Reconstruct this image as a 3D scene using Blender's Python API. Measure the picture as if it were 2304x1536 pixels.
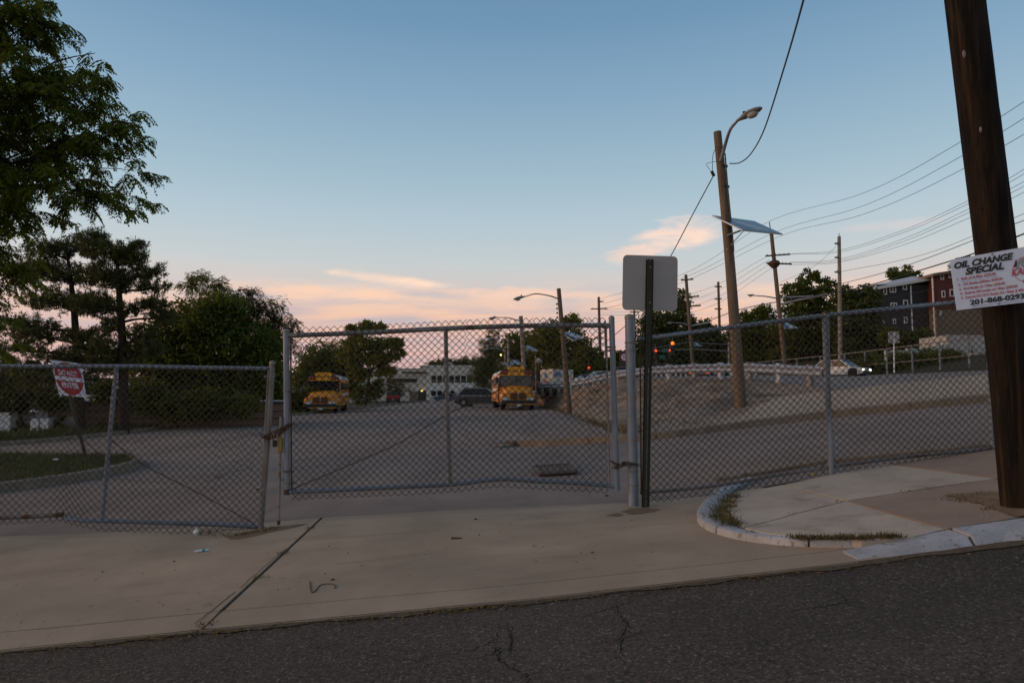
import bpy, math, random
import numpy as np
from mathutils import Vector, Matrix

for o in list(bpy.data.objects): bpy.data.objects.remove(o)
S = bpy.context.scene
COL = S.collection
R = math.radians
random.seed(7)
rng = np.random.default_rng(11)

# ------------------------------------------------------------------ camera
EYE = 1.5
F = 1536.0                      # focal length in pixels of the 2304 px wide photograph (24 mm)
TH = math.atan(112 / F)         # tilted up a little
cam = bpy.data.cameras.new('camera'); camo = bpy.data.objects.new('camera', cam); COL.objects.link(camo)
cam.lens = 24; cam.sensor_width = 36; cam.sensor_fit = 'HORIZONTAL'
cam.clip_start = 0.05; cam.clip_end = 5000
camo.location = (0, 0, EYE); camo.rotation_euler = (R(90) + TH, 0, 0)
cam.dof.use_dof = True; cam.dof.focus_distance = 7.6; cam.dof.aperture_fstop = 8.0
S.camera = camo

# ------------------------------------------------------------------ world
def nodes_of(tree):
    tree.nodes.clear(); return tree.nodes, tree.links

class NT:
    """tiny node-graph helper"""
    def __init__(s, tree): s.t = tree; s.n, s.l = tree.nodes, tree.links
    def new(s, typ, **kw):
        n = s.n.new(typ)
        for k, v in kw.items(): setattr(n, k, v)
        return n
    def link(s, a, b): s.l.new(a, b)
    def put(s, sock, v):
        if hasattr(v, 'links') or hasattr(v, 'is_linked'): s.l.new(v, sock)
        else: sock.default_value = v
    def m(s, op, a, b=0.0, c=0.0, clamp=False):
        n = s.n.new('ShaderNodeMath'); n.operation = op; n.use_clamp = clamp
        s.put(n.inputs[0], a); s.put(n.inputs[1], b); s.put(n.inputs[2], c)
        return n.outputs[0]
    def mix(s, f, a, b, typ='MIX'):
        n = s.n.new('ShaderNodeMix'); n.data_type = 'RGBA'; n.blend_type = typ
        s.put(n.inputs[0], f)
        s.put(n.inputs[6], a if not isinstance(a, tuple) else (*a[:3], 1)); s.put(n.inputs[7], b if not isinstance(b, tuple) else (*b[:3], 1))
        return n.outputs[2]
    def ramp(s, f, stops, interp='LINEAR'):
        n = s.n.new('ShaderNodeValToRGB'); r = n.color_ramp; r.interpolation = interp
        while len(r.elements) < len(stops): r.elements.new(0.5)
        for e, (p, c) in zip(r.elements, stops):
            e.position = p; e.color = (*c, 1) if not isinstance(c, (int, float)) else (c, c, c, 1)
        s.put(n.inputs[0], f); return n.outputs[0]
    def noise(s, vec, scale, detail=3.0, rough=0.55, dist=0.0):
        n = s.n.new('ShaderNodeTexNoise'); n.inputs['Scale'].default_value = scale
        n.inputs['Detail'].default_value = detail; n.inputs['Roughness'].default_value = rough; n.inputs['Distortion'].default_value = dist
        if vec is not None: s.l.new(vec, n.inputs['Vector'])
        return n.outputs['Fac']
    def mapping(s, vec, scale=(1, 1, 1), rot=(0, 0, 0), loc=(0, 0, 0)):
        n = s.n.new('ShaderNodeMapping'); n.inputs['Scale'].default_value = scale
        n.inputs['Rotation'].default_value = rot; n.inputs['Location'].default_value = loc
        s.l.new(vec, n.inputs['Vector']); return n.outputs[0]

def lin(r, g, b):
    f = lambda c: (c / 255 / 12.92) if c <= 10 else ((c / 255 + 0.055) / 1.055) ** 2.4
    return (f(r), f(g), f(b))

W = bpy.data.worlds.new('World'); S.world = W; W.use_nodes = True
nodes_of(W.node_tree); w = NT(W.node_tree)
SUN_EL, SUN_AZ = 18.0, 268.0     # the after-glow lies to the left, a little behind the camera
tc = w.new('ShaderNodeTexCoord'); sep = w.new('ShaderNodeSeparateXYZ'); w.link(tc.outputs['Generated'], sep.inputs[0])
X, Y, Z = sep.outputs
el = w.m('MULTIPLY', w.m('ARCSINE', w.m('MINIMUM', w.m('MAXIMUM', Z, -1.0), 1.0)), 180 / math.pi)   # degrees
az = w.m('MULTIPLY', w.m('ARCTAN2', X, Y), 180 / math.pi)                                      # 0 = +Y, right positive
def elp(d): return (d + 10) / 100
SKY = [(-10, (120, 110, 115)), (0, (178, 152, 160)), (2.2, (196, 160, 164)), (4.6, (207, 168, 163)), (6.6, (210, 180, 170)), (8.4, (203, 190, 185)),
       (10.5, (190, 195, 195)), (14, (172, 190, 199)), (18, (152, 178, 192)), (23, (131, 162, 185)), (29, (106, 143, 173)),
       (38, (92, 124, 152)), (60, (84, 108, 130)), (90, (78, 100, 120))]
base = w.ramp(w.m('DIVIDE', w.m('ADD', el, 10.0), 100.0), [(elp(e), lin(*c)) for e, c in SKY])
# thin evening cloud streaks low over the horizon
cmb = w.new('ShaderNodeCombineXYZ'); w.put(cmb.inputs[0], w.m('MULTIPLY', az, 0.045)); w.put(cmb.inputs[1], w.m('MULTIPLY', el, 0.36)); w.put(cmb.inputs[2], 0.0)
rotv = w.mapping(cmb.outputs[0], rot=(0, 0, R(-3)))
st = w.noise(rotv, 1.7, 5.0, 0.55, 0.6)
band = w.m('MULTIPLY', w.ramp(w.m('DIVIDE', el, 16.0), [(0.0, 0.2), (0.25, 0.6), (0.40, 1.0), (0.50, 0.8), (0.57, 0.10), (0.7, 0.0)]), 1.0)
streak = w.m('MULTIPLY', w.ramp(st, [(0.42, 0.0), (0.60, 1.0)]), band)
grey = w.m('MULTIPLY', w.ramp(w.noise(w.mapping(cmb.outputs[0], loc=(3.1, 7.7, 1.0)), 2.6, 5.0, 0.55, 0.6), [(0.46, 0.0), (0.60, 0.9)]),
           w.ramp(w.m('DIVIDE', el, 16.0), [(0.1, 0.1), (0.3, 0.9), (0.44, 0.8), (0.56, 0.0)]))
sky = w.mix(grey, base, lin(178, 168, 176))
sky = w.mix(w.m('MULTIPLY', streak, 0.85), sky, w.ramp(w.m('DIVIDE', el, 14.0), [(0.1, lin(222, 172, 162)), (0.42, lin(240, 188, 156)), (0.6, lin(243, 204, 176)), (0.8, lin(238, 212, 192))]))
def wisp(a0, e0, length, thick, slope, bend, seed, col, amt):
    """a single cloud: a bent, tapering lens in azimuth / elevation with a torn edge"""
    global sky
    u = w.m('DIVIDE', w.m('SUBTRACT', az, a0), length)
    v = w.m('SUBTRACT', w.m('SUBTRACT', w.m('SUBTRACT', el, e0), w.m('MULTIPLY', u, slope)), w.m('MULTIPLY', w.m('MULTIPLY', u, u), bend))
    c2 = w.new('ShaderNodeCombineXYZ'); w.put(c2.inputs[0], w.m('MULTIPLY', az, 0.32)); w.put(c2.inputs[1], w.m('MULTIPLY', el, 1.1)); w.put(c2.inputs[2], seed)
    nn = w.m('SUBTRACT', w.noise(c2.outputs[0], 1.0, 6.0, 0.62, 0.5), 0.5)
    d = w.m('ADD', w.m('MULTIPLY', u, u), w.m('POWER', w.m('ABSOLUTE', w.m('DIVIDE', v, thick)), 1.6))
    k = w.m('MULTIPLY', w.ramp(w.m('MULTIPLY', w.m('ADD', w.m('ADD', d, w.m('MULTIPLY', nn, 2.8)), 0.35), 0.62), [(0.05, 1.0), (0.95, 0.0)], 'EASE'), amt)
    sky = w.mix(k, sky, lin(*col))
wisp(-10.5, 9.15, 6.0, 0.55, -0.55, 0.15, 1.3, (248, 212, 186), 1.0)
wisp(-15.0, 7.9, 9.0, 0.7, -0.2, 0.1, 4.3, (245, 200, 170), 0.95)
wisp(0.5, 8.2, 9.5, 0.55, -0.35, -0.1, 2.9, (243, 200, 174), 0.9)
wisp(14.0, 12.7, 4.4, 1.5, 0.35, -0.1, 7.9, (250, 214, 192), 0.95)
wisp(10.2, 11.2, 3.0, 0.8, 0.1, 0.1, 3.4, (248, 208, 186), 0.9)
wisp(29.5, 12.1, 4.0, 0.5, 0.1, 0.1, 5.4, (240, 206, 190), 0.25)
nish = w.new('ShaderNodeTexSky'); nish.sky_type = 'NISHITA'; nish.sun_disc = False
nish.sun_elevation = R(SUN_EL); nish.sun_rotation = R(SUN_AZ)
add = w.mix(0.015, sky, nish.outputs[0], 'ADD')
bg = w.new('ShaderNodeBackground'); w.link(add, bg.inputs[0]); bg.inputs[1].default_value = 1.0
wo = w.new('ShaderNodeOutputWorld'); w.link(bg.outputs[0], wo.inputs[0])

sun = bpy.data.lights.new('sun', 'SUN'); sun.energy = 1.3; sun.angle = R(36); sun.color = (1.0, 0.56, 0.28); sun.specular_factor = 0.05
suno = bpy.data.objects.new('sun', sun); COL.objects.link(suno)
_a = R(SUN_AZ); _e = R(SUN_EL)
suno.rotation_euler = (-Vector((math.sin(_a) * math.cos(_e), math.cos(_a) * math.cos(_e), math.sin(_e)))).to_track_quat('-Z', 'Y').to_euler()
S.view_settings.view_transform = 'Standard'; S.view_settings.look = 'None'
S.view_settings.exposure = 0.05; S.view_settings.gamma = 1.0
S.render.engine = 'CYCLES'; S.render.filter_size = 1.15
S.cycles.max_bounces = 6; S.cycles.diffuse_bounces = 3; S.cycles.glossy_bounces = 3; S.cycles.transparent_max_bounces = 8

# ------------------------------------------------------------------ helpers: places
def P(px, py, d):
    """the point at depth d (metres along +Y) seen at pixel (px, py) of the photograph"""
    u = (px - 1152) / F; v = (768 - py) / F
    t = d / (math.cos(TH) - v * math.sin(TH))
    return Vector((u * t, d, EYE + t * (math.sin(TH) + v * math.cos(TH))))
def pxm(d): return F / d            # pixels per metre at depth d

# ------------------------------------------------------------------ helpers: objects
def tag(o, label=None, cat=None, group=None, kind=None):
    if label: o['label'] = label
    if cat: o['category'] = cat
    if group: o['group'] = group
    if kind: o['kind'] = kind
    return o
def thing(name, label, cat, loc=(0, 0, 0), rz=0.0, group=None):
    o = bpy.data.objects.new(name, None); COL.objects.link(o); o.empty_display_size = 0.2
    o.location = loc; o.rotation_euler = (0, 0, rz); tag(o, label, cat, group); return o
def link_mesh(name, me, mat=None, parent=None, loc=None):
    o = bpy.data.objects.new(name, me); COL.objects.link(o)
    if mat is not None and len(me.materials) == 0: me.materials.append(mat)
    if parent is not None: o.parent = parent
    if loc is not None: o.location = loc
    return o
def copy_tree(o, parent=None):
    c = o.copy(); COL.objects.link(c); c.parent = parent
    for ch in list(o.children): copy_tree(ch, c)
    return c

class MB:
    """collects geometry; build() makes one mesh object"""
    def __init__(s): s.v = []; s.f = []
    def add(s, vs, fs):
        b = len(s.v); s.v += [tuple(v) for v in vs]; s.f += [tuple(i + b for i in f) for f in fs]; return s
    def box(s, c, d, rot=None, top=1.0, bev=0.0):
        x, y, z = d[0] / 2, d[1] / 2, d[2] / 2
        M = rot if rot is not None else Matrix.Identity(3)
        c = Vector(c)
        if bev:
            b = min(bev, x * .9, y * .9, z * .9)
            pts = []
            for sx in (-1, 1):
                for sy in (-1, 1):
                    for sz in (-1, 1):
                        pts += [(sx * (x - b), sy * (y - b), sz * z), (sx * (x - b), sy * y, sz * (z - b)), (sx * x, sy * (y - b), sz * (z - b))]
            def I(a, b_, c_, k): return ((a * 2 + b_) * 2 + c_) * 3 + k
            fs = []
            for sz in (0, 1): q = [I(0, 0, sz, 0), I(1, 0, sz, 0), I(1, 1, sz, 0), I(0, 1, sz, 0)]; fs.append(q if sz else q[::-1])
            for sy in (0, 1): q = [I(0, sy, 0, 1), I(1, sy, 0, 1), I(1, sy, 1, 1), I(0, sy, 1, 1)]; fs.append(q[::-1] if sy else q)
            for sx in (0, 1): q = [I(sx, 0, 0, 2), I(sx, 1, 0, 2), I(sx, 1, 1, 2), I(sx, 0, 1, 2)]; fs.append(q if sx else q[::-1])
            for a in (0, 1):
                for b_ in (0, 1):
                    fs.append([I(0, a, b_, 0), I(1, a, b_, 0), I(1, a, b_, 1), I(0, a, b_, 1)])
                    fs.append([I(a, 0, b_, 0), I(a, 1, b_, 0), I(a, 1, b_, 2), I(a, 0, b_, 2)])
                    fs.append([I(a, b_, 0, 1), I(a, b_, 1, 1), I(a, b_, 1, 2), I(a, b_, 0, 2)])
                    for c_ in (0, 1): fs.append([I(a, b_, c_, 0), I(a, b_, c_, 1), I(a, b_, c_, 2)])
            return s.add([c + M @ Vector(p) for p in pts], fs)
        pts = [(-x, -y, -z), (x, -y, -z), (x, y, -z), (-x, y, -z), (-x * top, -y * top, z), (x * top, -y * top, z), (x * top, y * top, z), (-x * top, y * top, z)]
        return s.add([c + M @ Vector(p) for p in pts], [(3, 2, 1, 0), (4, 5, 6, 7), (0, 1, 5, 4), (1, 2, 6, 5), (2, 3, 7, 6), (3, 0, 4, 7)])
    def tube(s, pts, r, n=8, cap=True):
        pts = [Vector(p) for p in pts]; m = len(pts)
        rs = r if isinstance(r, (list, tuple)) else [r] * m
        b = len(s.v); prev = None
        for i, p in enumerate(pts):
            d = (pts[min(i + 1, m - 1)] - pts[max(i - 1, 0)])
            if d.length < 1e-9: d = Vector((0, 0, 1))
            d.normalize()
            if prev is None:
                a = Vector((0, 0, 1)) if abs(d.z) < 0.9 else Vector((0, 1, 0))
                n1 = d.cross(a).normalized()
            else:
                n1 = (prev - d * prev.dot(d))
                n1 = n1.normalized() if n1.length > 1e-6 else d.orthogonal().normalized()
            prev = n1; n2 = d.cross(n1)
            for k in range(n):
                a = 2 * math.pi * k / n
                s.v.append(tuple(p + (n1 * math.cos(a) + n2 * math.sin(a)) * rs[i]))
        for i in range(m - 1):
            for k in range(n):
                a = b + i * n + k; c = b + i * n + (k + 1) % n
                s.f.append((a, c, c + n, a + n))
        if cap:
            s.f.append(tuple(b + k for k in range(n))[::-1]); s.f.append(tuple(b + (m - 1) * n + k for k in range(n)))
        return s
    def prism(s, poly, h, z0=0.0):
        """flat polygon (x, y[, z]) extruded down by h"""
        n = len(poly); top = [(p[0], p[1], (p[2] if len(p) > 2 else z0)) for p in poly]
        bot = [(x, y, z - h) for x, y, z in top]
        return s.add(top + bot, [tuple(range(n)), tuple(range(2 * n - 1, n - 1, -1))] + [(i, n + i, n + (i + 1) % n, (i + 1) % n) for i in range(n)])
    def extr_y(s, prof, y0, y1, sc1=1.0):
        """profile of (x, z) pushed along y"""
        n = len(prof)
        vs = [(x, y0, z) for x, z in prof] + [(x * sc1, y1, z) for x, z in prof]
        return s.add(vs, [tuple(range(n)), tuple(range(2 * n - 1, n - 1, -1))] + [(i, n + i, n + (i + 1) % n, (i + 1) % n) for i in range(n)])
    def extr_x(s, prof, x0, x1):
        """profile of (y, z) pushed along x"""
        n = len(prof)
        vs = [(x0, y, z) for y, z in prof] + [(x1, y, z) for y, z in prof]
        return s.add(vs, [tuple(range(n))[::-1], tuple(range(n, 2 * n))] + [(i, (i + 1) % n, n + (i + 1) % n, n + i) for i in range(n)])
    def rings(s, rr, n=16, cap=True):
        """rr: list of (centre, xaxis vec, yaxis vec)"""
        b = len(s.v)
        for c, ax, ay in rr:
            for k in range(n):
                a = 2 * math.pi * k / n; s.v.append(tuple(Vector(c) + Vector(ax) * math.cos(a) + Vector(ay) * math.sin(a)))
        for i in range(len(rr) - 1):
            for k in range(n):
                a = b + i * n + k; c = b + i * n + (k + 1) % n; s.f.append((a, c, c + n, a + n))
        if cap:
            s.f.append(tuple(b + k for k in range(n))[::-1]); s.f.append(tuple(b + (len(rr) - 1) * n + k for k in range(n)))
        return s
    def sweep(s, prof, path, closed=True):
        """profile of (offset to the right, up) carried along a path"""
        path = [Vector(p) for p in path]; m = len(path); n = len(prof); b = len(s.v)
        for i, p in enumerate(path):
            d = path[min(i + 1, m - 1)] - path[max(i - 1, 0)]; d.z = 0; d.normalize()
            rt = Vector((d.y, -d.x, 0))
            for o, u in prof: s.v.append(tuple(p + rt * o + Vector((0, 0, u))))
        kk = n if closed else n - 1
        for i in range(m - 1):
            for k in range(kk):
                a = b + i * n + k; c = b + i * n + (k + 1) % n; s.f.append((a, c, c + n, a + n))
        if closed:
            s.f.append(tuple(b + k for k in range(n))[::-1]); s.f.append(tuple(b + (m - 1) * n + k for k in range(n)))
        return s
    def build(s, name, mat, parent=None, world=False, smooth=False, kind=None):
        vs = s.v
        if world and parent is not None:
            r = parent
            off = Vector((0, 0, 0))
            while r is not None: off = off + Vector(r.location); r = r.parent
            vs = [(v[0] - off.x, v[1] - off.y, v[2] - off.z) for v in vs]
        me = bpy.data.meshes.new(name); me.from_pydata(vs, [], s.f); me.update()
        if smooth:
            me.polygons.foreach_set('use_smooth', [True] * len(me.polygons))
            try: me.set_sharp_from_angle(angle=R(45))
            except Exception: pass
        o = link_mesh(name, me, mat, parent)
        if kind: o['kind'] = kind
        return o

def np_mesh(name, verts, quads, mat, parent=None, kind=None, loc=None):
    """fast mesh from arrays; quads is (n, 3|4)"""
    verts = np.asarray(verts, dtype=np.float32); quads = np.asarray(quads, dtype=np.int32)
    me = bpy.data.meshes.new(name); k = quads.shape[1]
    if loc is not None: verts = verts - np.array(loc, dtype=np.float32)
    me.vertices.add(len(verts)); me.vertices.foreach_set('co', verts.ravel())
    me.loops.add(quads.size); me.loops.foreach_set('vertex_index', quads.ravel())
    me.polygons.add(len(quads)); me.polygons.foreach_set('loop_start', np.arange(0, quads.size, k, dtype=np.int32))
    me.update(calc_edges=True); me.validate()
    o = link_mesh(name, me, mat, parent)
    if kind: o['kind'] = kind
    return o

def loft_grid(rows):
    """rows of equally many points -> verts, faces"""
    n = len(rows[0]); vs = [tuple(p) for r in rows for p in r]
    fs = [(i * n + k, i * n + k + 1, (i + 1) * n + k + 1, (i + 1) * n + k) for i in range(len(rows) - 1) for k in range(n - 1)]
    return vs, fs
def resample(pts, n, ease=False):
    pts = [Vector(p) for p in pts]; L = [0]
    for a, b in zip(pts, pts[1:]): L.append(L[-1] + (b - a).length)
    out = []
    for i in range(n):
        t = L[-1] * i / (n - 1); k = 0
        while k < len(L) - 2 and L[k + 1] < t: k += 1
        f = (t - L[k]) / max(1e-9, L[k + 1] - L[k]); out.append(pts[k].lerp(pts[k + 1], f))
    return out
def smooth_path(pts, n):
    """Catmull-Rom through points"""
    pts = [Vector(p) for p in pts]; q = [pts[0] * 2 - pts[1]] + pts + [pts[-1] * 2 - pts[-2]]; out = []
    for i in range(1, len(q) - 2):
        for k in range(n):
            t = k / n; a, b, c, d = q[i - 1], q[i], q[i + 1], q[i + 2]
            out.append(0.5 * ((2 * b) + (c - a) * t + (2 * a - 5 * b + 4 * c - d) * t * t + (3 * b - a - 3 * c + d) * t ** 3))
    out.append(pts[-1]); return out
# ------------------------------------------------------------------ materials
def mat(name, c1, c2=None, sc=6, det=5, rough=0.8, metal=0.0, bump=0.0, bsc=60, big=None, speck=None, specks=None, stretch=None, dist=0.0, spec=0.4, crack=None, emit=None, coat=0, layers=()):
    m = bpy.data.materials.new(name); m.use_nodes = True; t = NT(m.node_tree); nodes_of(m.node_tree)
    out = t.new('ShaderNodeOutputMaterial'); b = t.new('ShaderNodeBsdfPrincipled'); t.link(b.outputs[0], out.inputs[0])
    b.inputs['Roughness'].default_value = rough; b.inputs['Metallic'].default_value = metal
    b.inputs['Specular IOR Level'].default_value = spec if (metal or coat or rough < .8) else .15
    if coat: b.inputs['Coat Weight'].default_value = coat
    if emit:
        b.inputs['Emission Color'].default_value = (*emit[0], 1); b.inputs['Emission Strength'].default_value = emit[1]
    if c2 is None and not bump and not big and not speck:
        b.inputs['Base Color'].default_value = (*c1, 1); return m
    co = t.new('ShaderNodeTexCoord').outputs['Object']
    if stretch: co = t.mapping(co, scale=stretch)
    col = t.mix(t.ramp(t.noise(co, sc, det, 0.6, dist), [(0.32, 0.0), (0.68, 1.0)]), c1, c2 or c1)
    if big:
        f = t.ramp(t.noise(co, big[0], 4, 0.6, 0.4), [(0.3, 1 - big[1]), (0.7, 1 + big[1])])
        col = t.mix(1.0, col, f, 'MULTIPLY')
    if speck:      # (colour, scale, low, high)
        col = t.mix(t.ramp(t.noise(co, speck[1], 3, 0.7), [(speck[2], 0.0), (speck[3], 1.0)]), col, speck[0])
    if specks:
        col = t.mix(t.ramp(t.noise(co, specks[1], 3, 0.7), [(specks[2], 0.0), (specks[3], 1.0)]), col, specks[0])
    for lsc, ns, lo_, hi_, lc, am in layers:
        col = t.mix(t.m('MULTIPLY', t.ramp(t.noise(t.mapping(co, scale=lsc, loc=(ns * 3.3, lo_ * 7, 0)), ns, 6, 0.62, 0.5), [(lo_, 0.0), (hi_, 1.0)]), am), col, lc)
    if crack:      # (scale, width, colour, patchiness)
        nv = t.new('ShaderNodeTexNoise'); nv.inputs['Scale'].default_value = crack[0] * 2.5; nv.inputs['Detail'].default_value = 5; t.link(co, nv.inputs['Vector'])
        mx = t.new('ShaderNodeMix'); mx.data_type = 'VECTOR'; mx.inputs[0].default_value = 0.25 / crack[0] * 0.6
        t.link(co, mx.inputs[4]); t.link(nv.outputs['Color'], mx.inputs[5])
        vo = t.new('ShaderNodeTexVoronoi'); vo.feature = 'DISTANCE_TO_EDGE'; vo.inputs['Scale'].default_value = crack[0]; t.link(mx.outputs[1], vo.inputs['Vector'])
        k = t.ramp(vo.outputs['Distance'], [(0.0, 1.0), (crack[1], 0.0)])
        k = t.m('MULTIPLY', k, t.ramp(t.noise(co, crack[0] * 0.7, 3), [(crack[3], 0.0), (crack[3] + 0.1, 1.0)]))
        col = t.mix(k, col, crack[2])
    t.link(col, b.inputs['Base Color'])
    if bump:
        bp = t.new('ShaderNodeBump'); bp.inputs['Strength'].default_value = bump; bp.inputs['Distance'].default_value = 0.02
        t.link(t.noise(co, bsc, 4, 0.65), bp.inputs['Height']); t.link(bp.outputs[0], b.inputs['Normal'])
    return m
def leafmat(name, a, b_, trans=0.25, extra=None):
    m = bpy.data.materials.new(name); m.use_nodes = True; t = NT(m.node_tree); nodes_of(m.node_tree)
    out = t.new('ShaderNodeOutputMaterial'); p = t.new('ShaderNodeBsdfPrincipled'); tr = t.new('ShaderNodeBsdfTranslucent'); mx = t.new('ShaderNodeMixShader')
    g = t.new('ShaderNodeNewGeometry'); co = t.new('ShaderNodeTexCoord').outputs['Object']
    f = t.m('ADD', t.m('MULTIPLY', g.outputs['Random Per Island'], 0.55), t.m('MULTIPLY', t.noise(co, 0.9, 3), 0.5))
    st = [(0.2, a), (0.8, b_)]
    if extra: st.append((0.97, extra))
    col = t.ramp(f, st)
    t.link(col, p.inputs['Base Color']); t.link(col, tr.inputs['Color'])
    p.inputs['Roughness'].default_value = 0.6; p.inputs['Specular IOR Level'].default_value = 0.25
    mx.inputs[0].default_value = trans; t.link(p.outputs[0], mx.inputs[1]); t.link(tr.outputs[0], mx.inputs[2]); t.link(mx.outputs[0], out.inputs[0])
    return m
M = {}
M['apron'] = mat('apron_concrete', (.385, .30, .217), (.30, .234, .171), sc=1.3, det=9, rough=.85, bump=.35, bsc=90, big=(.45, .22), speck=((.10, .078, .058), 8, .69, .75), specks=((.42, .34, .27), 120, .58, .72), layers=[((.45, 2.4, 1), 1.6, .57, .75, (.16, .12, .09), .45), ((1, 1, 1), 30, .66, .72, (.10, .078, .06), .8), ((.25, 1.4, 1), .9, .55, .75, (.40, .33, .26), .5), ((1, 1, 1), 4.5, .64, .74, (.17, .125, .09), .5)])
M['slab'] = mat('pale_concrete', (.46, .395, .322), (.35, .295, .236), sc=1.8, det=8, rough=.85, bump=.25, bsc=90, big=(.7, .14), speck=((.12, .10, .08), 14, .69, .75), specks=((.48, .44, .38), 130, .58, .72), layers=[((1, 1, 1), 3.0, .56, .72, (.2, .16, .12), .6), ((1, 1, 1), 34, .64, .7, (.13, .1, .08), .7)])
M['slab_brown'] = mat('brown_concrete', (.315, .236, .178), (.245, .18, .138), sc=1.6, det=8, rough=.85, bump=.25, bsc=90, big=(.7, .14), speck=((.1, .08, .07), 14, .69, .75))
M['joint'] = mat('dirty_joint', (.085, .066, .046), (.13, .10, .07), sc=25, rough=.95, bump=.4, bsc=60)
M['kerb_white'] = mat('worn_white_paint', (.40, .415, .445), (.30, .305, .315), sc=5, det=8, rough=.7, bump=.35, bsc=50, big=(1.3, .15), speck=((.2, .17, .14), 18, .58, .66), layers=[((1, 1, 1), 9, .58, .70, (.28, .25, .21), .6), ((1, 1, 1), 60, .6, .68, (.16, .14, .11), .8)])
M['kerb'] = mat('old_kerb_stone', (.27, .222, .17), (.16, .13, .10), sc=4, det=8, rough=.9, bump=.4, bsc=40, speck=((.08, .065, .045), 14, .6, .7))
M['road'] = mat('street_asphalt', (.115, .096, .078), (.044, .038, .032), sc=42, det=3, rough=.9, bump=1.0, bsc=75, big=(.35, .3), speck=((.27, .24, .205), 58, .56, .68), crack=(1.9, .022, (.009, .008, .007), .56), layers=[((.3, 1.2, 1), .8, .5, .75, (.045, .04, .036), .6), ((1, 1, 1), 2.4, .6, .72, (.13, .112, .094), .5)])
M['lot'] = mat('worn_lot_asphalt', (.262, .206, .176), (.192, .152, .132), sc=1.2, det=6, rough=.85, bump=.45, bsc=60, big=(.16, .16), speck=((.30, .245, .215), 60, .58, .72), specks=((.06, .05, .045), 2.2, .70, .77), crack=(.28, .006, (.07, .056, .05), .5), layers=[((1.2, .12, 1), .5, .5, .72, (.125, .1, .09), .75), ((1, 1, 1), 1.4, .62, .74, (.27, .215, .19), .5), ((1, .3, 1), .25, .52, .7, (.26, .205, .18), .5)])
M['bank'] = mat('stained_bank_paving', (.255, .203, .157), (.13, .102, .078), sc=.7, det=9, rough=.92, bump=1.0, bsc=9, big=(.22, .25), speck=((.31, .25, .195), 2.6, .56, .66), dist=1.2, layers=[((1, .4, 2.5), .55, .5, .62, (.085, .066, .048), .75), ((1, 1, 1), 2.2, .6, .68, (.07, .062, .035), .7), ((.5, 1, 1), .35, .52, .62, (.33, .265, .205), .5), ((1, 1, 1), 12, .58, .68, (.08, .062, .045), .7), ((1, 1, 1), 7, .62, .70, (.36, .30, .24), .6)])
M['footpath'] = mat('worn_footpath', (.38, .315, .245), (.29, .24, .19), sc=1.5, det=8, rough=.9, bump=.3, bsc=40, big=(.4, .2))
M['highway'] = mat('highway_asphalt', (.22, .185, .165), (.18, .152, .138), sc=1.5, rough=.85, big=(.1, .12))
M['dirt'] = mat('weedy_dirt', (.13, .105, .07), (.075, .07, .035), sc=2.5, det=8, rough=.95, bump=.5, bsc=20)
M['ground'] = mat('rough_ground', (.04, .042, .02), (.06, .05, .033), sc=.5, det=8, rough=.95)
M['soil'] = mat('grassy_soil', (.035, .045, .014), (.055, .05, .025), sc=6, rough=.95)
M['galv'] = mat('galvanised_pipe', (.25, .28, .32), (.18, .20, .22), sc=14, det=6, rough=.55, metal=.35, bump=.08, bsc=90, speck=((.20, .15, .10), 16, .64, .72), stretch=(1, 1, .35))
M['galv_dull'] = mat('dull_galvanised_pipe', (.27, .26, .25), (.2, .18, .165), sc=9, det=6, rough=.65, metal=.3, speck=((.14, .085, .045), 10, .56, .66))
M['rust'] = mat('rusty_steel', (.115, .055, .025), (.07, .04, .022), sc=30, rough=.85, bump=.3, bsc=90, metal=.1)
M['rustpost'] = mat('rust_streaked_pipe', (.25, .24, .23), (.17, .12, .08), sc=5, det=7, rough=.75, metal=.2, stretch=(1.5, 1.5, .5), speck=((.12, .055, .022), 4, .56, .66))
M['wire'] = mat('fence_wire', (.05, .042, .035), (.028, .024, .02), sc=10, rough=.6, metal=.3)
M['brass'] = mat('worn_brass', (.36, .25, .07), (.2, .13, .05), sc=20, rough=.5, metal=.5)
M['black'] = mat('black_metal', (.018, .018, .018), rough=.5)
M['postgreen'] = mat('dark_channel_post', (.030, .034, .024), (.02, .022, .016), sc=12, rough=.55, metal=.3)
M['signback'] = mat('bare_sign_aluminium', (.36, .33, .305), (.32, .295, .272), sc=3, det=6, rough=.5, metal=.25, stretch=(1, 1, 3), speck=((.25, .23, .21), 50, .66, .72))
M['white'] = mat('white_paint', (.72, .73, .74), (.62, .63, .64), sc=5, rough=.5)
M['signwhite'] = mat('white_sign_face', (.68, .77, .90), (.62, .70, .83), sc=8, rough=.4)
M['red'] = mat('sign_red', (.42, .03, .045), (.34, .028, .04), sc=5, rough=.45)
M['ink'] = mat('dark_ink', (.035, .03, .025), rough=.5)
M['inkred'] = mat('red_ink', (.5, .09, .1), rough=.5)
M['inkblue'] = mat('blue_ink', (.12, .18, .3), rough=.5)
M['inkgrey'] = mat('grey_ink', (.3, .31, .33), rough=.5)
M['wood'] = mat('weathered_pole_wood', (.20, .15, .105), (.11, .08, .055), sc=6, det=9, rough=.9, bump=.4, bsc=30, stretch=(3, 3, .16), speck=((.06, .042, .03), 5, .6, .7))
M['woodgrey'] = mat('grey_pole_wood', (.30, .25, .20), (.2, .165, .13), sc=6, det=9, rough=.9, stretch=(3, 3, .16))
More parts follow.
